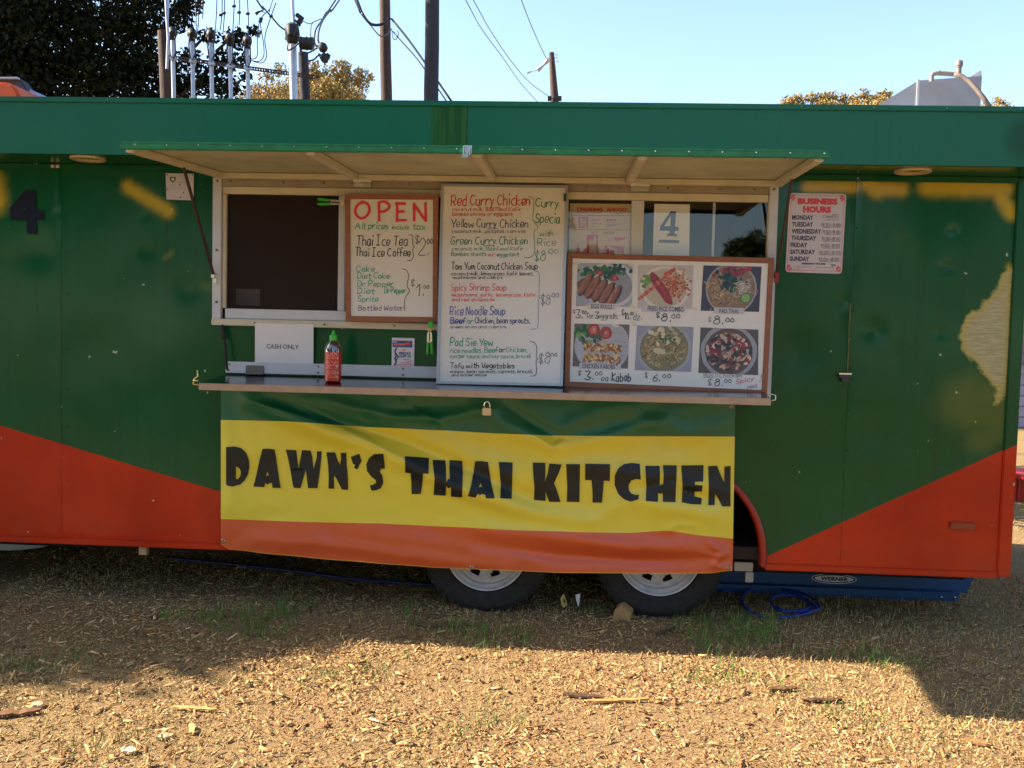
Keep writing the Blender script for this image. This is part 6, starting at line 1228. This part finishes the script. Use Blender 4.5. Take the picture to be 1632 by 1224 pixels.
# wedge of timber and chips
def gpt(px, py): p = gy(px, py); return Vector((p.x, p.y, gz(p.x, p.y)))
p = gpt(993, 989); bm_ = MB(); s_ = .0031; vs = [(-17, 0, 0), (-14, 0, 16), (-2, .5, 24), (13, 0, 12), (11, 0, -1)]
fr_ = [p+Vector((x*s_, 0, z*s_)) for x, _, z in vs]; bm_.slab(fr_, Vector((.25, .95, .1)), .07); solo('timber_block', bm_, M_WOODBLK, 'pale cut timber wedge on the grass beside the right wheel', 'wood block', bevel=.003)
WS = [(310, 1131, 66, 6, -.02, (196, 160, 96), 'long pale splintered stick lying flat in the sunlit mulch at lower left'), (306, 1165, 34, 7, -.9, (200, 166, 100), 'short pale yellow stick below the long splinter at lower left'), (25, 1140, 60, 16, .3, (120, 80, 46), 'thick brown bark piece at the left edge of the picture'),
      (205, 1203, 22, 12, -.1, (206, 190, 160), 'bright white wood chunk near the bottom left'), (262, 1180, 22, 10, .3, (196, 170, 124), 'pale chunk of wood right of the white one at lower left'), (930, 1113, 62, 9, -.12, (84, 58, 36), 'dark forked stick in the sunlit grass right of the middle'), (985, 1120, 95, 7, .12, (196, 150, 88), 'long thin tan strip of wood behind the dark forked stick'),
      (1248, 1102, 44, 9, .2, (110, 72, 44), 'brown stick in the sunlit grass at right'), (720, 998, 60, 8, .05, (122, 90, 62), 'brown wood plank scrap in the shade between the wheels'), (672, 997, 50, 18, -.25, (106, 80, 58), 'broad weathered plank scrap left of the left wheel foot'), (690, 985, 45, 7, .1, (110, 84, 60), 'narrow plank scrap beside the left wheel foot'), (960, 982, 30, 7, .35, (104, 78, 54), 'small tilted stick left of the timber wedge'),
      (1310, 1120, 60, 7, .1, (92, 62, 40), 'dark thin twig in the sun at right'), (1555, 1185, 36, 7, -.3, (150, 110, 66), 'tan wood strip near the lower right corner'), (60, 1125, 16, 10, 0, (200, 180, 144), 'small white wood chunk near the left edge'), (1060, 1010, 50, 6, .6, (92, 70, 50), 'slanting twig at the shadow edge below the right wheel'), (1560, 1075, 34, 10, .1, (140, 110, 76), 'pale leaf-like chip in the shade at right')]
for x, y, L0, W0, an, colr, lb_ in WS:
    p = gpt(x, y); k = (p-CAM).length/F; g = random.Random(int(x*7+y)); l_, w_ = L0*k/2, min(W0*k*1.1, .035)
    ax = Vector((math.cos(an), math.sin(an)*1.6, 0)).normalized(); sd = Vector((-ax.y, ax.x, 0)); n = 7; top = []; bot = []
    for i in range(n+1):
        u = -1+2*i/n; ww = w_/2*(1-abs(u)**3*.75)*g.uniform(.75, 1.15); cn = p+ax*(u*l_)+sd*g.uniform(-.12, .12)*w_+Vector((0, 0, .006)); hh = min(.012, w_*.55)*g.uniform(.7, 1.2)
        top += [cn+sd*ww+Vector((0, 0, hh)), cn-sd*ww+Vector((0, 0, hh*.8))]; bot += [cn+sd*ww*1.1, cn-sd*ww*1.1]
    mb = MB(); N0 = len(top); fs = []
    for i in range(n): a = 2*i; fs += [(a, a+1, a+3, a+2), (N0+a, N0+a+2, N0+a+3, N0+a+1), (a, a+2, N0+a+2, N0+a), (a+1, N0+a+1, N0+a+3, a+3)]
    fs += [(0, N0, N0+1, 1), (N0-2, N0-1, 2*N0-1, 2*N0-2)]; mb.add(top+bot, fs)
    solo('wood_scrap', mb, mat('scrap_%d_%d_%d' % colr, lin(colr), .8, vary=.35, vscale=60, bump=.2), lb_, 'wood scrap', group='wood scraps on the ground')
# tags between the wheels
Yt = .12
def tagob(name, px, label, cat, m, ptr=None):
    q = [onY(x, y, Yt) for x, y in px]; t = root(name, (sum(v.x for v in q)/len(q), Yt, min(v.z for v in q)), label, cat); part('card', MB().slab(q, Vector((.1, .99, 0)), .002), m, t); return t
t = tagob('yellow_tag', [(893, 954), (898, 946), (900, 949), (904, 963), (899, 969), (895, 965)], 'small yellow card tag on a stake between the two wheels', 'tag', mat('yellow_card', lin((176, 160, 84)), .6, vary=.1))
P = Print(wallp(Yt-.001), .0); P.poly([(897.5, 954), (901, 956), (901.5, 962), (898.5, 961)], lin((60, 50, 30)), 2); P.build('print', t); part('stake', MB().tube([onY(899, 968, Yt+.004), Vector((onY(899, 968, Yt).x, Yt+.004, -.02))], .003, 6), M_STEEL, t)
t = tagob('white_tag', [(917, 948), (925, 946), (923, 964), (921, 968), (919, 958)], 'small white pointed card right of the yellow tag between the wheels', 'tag', mat('white_card', lin((205, 208, 220)), .5)); part('stake', MB().tube([onY(921, 967, Yt+.004), Vector((onY(921, 967, Yt).x, Yt+.004, -.02))], .003, 6), M_STEEL, t)
# pale tub under the left end
p = onZ(18, 876, .10); Yc = 1.0; a, b = onY(-30, 860, Yc), onY(72, 873, Yc); r_ = (b.x-a.x)/2
mb = MB().lathe((a.x+r_, Yc+r_*.5, 0), [(0, .002), (r_*.55, .002), (r_*.8, .03), (r_*.98, b.z), (r_*1.0, b.z+.10), (r_*.98, b.z+.12), (r_*.9, b.z+.12)], 28); solo('pale_tub', mb, M_WHITEPL, 'pale rounded plastic tub showing under the left end of the trailer', 'tub', smooth=R(50))
# stands and hidden contacts: trailer jack
mb = MB().box((-4.6, .5, -.02), (-4.4, .7, ZB)); part('jack_post', mb, M_GALV, tr); part('jack_post', MB().box((1.75, 1.3, -.02), (1.82, 1.37, ZB)), M_VOID, tr)
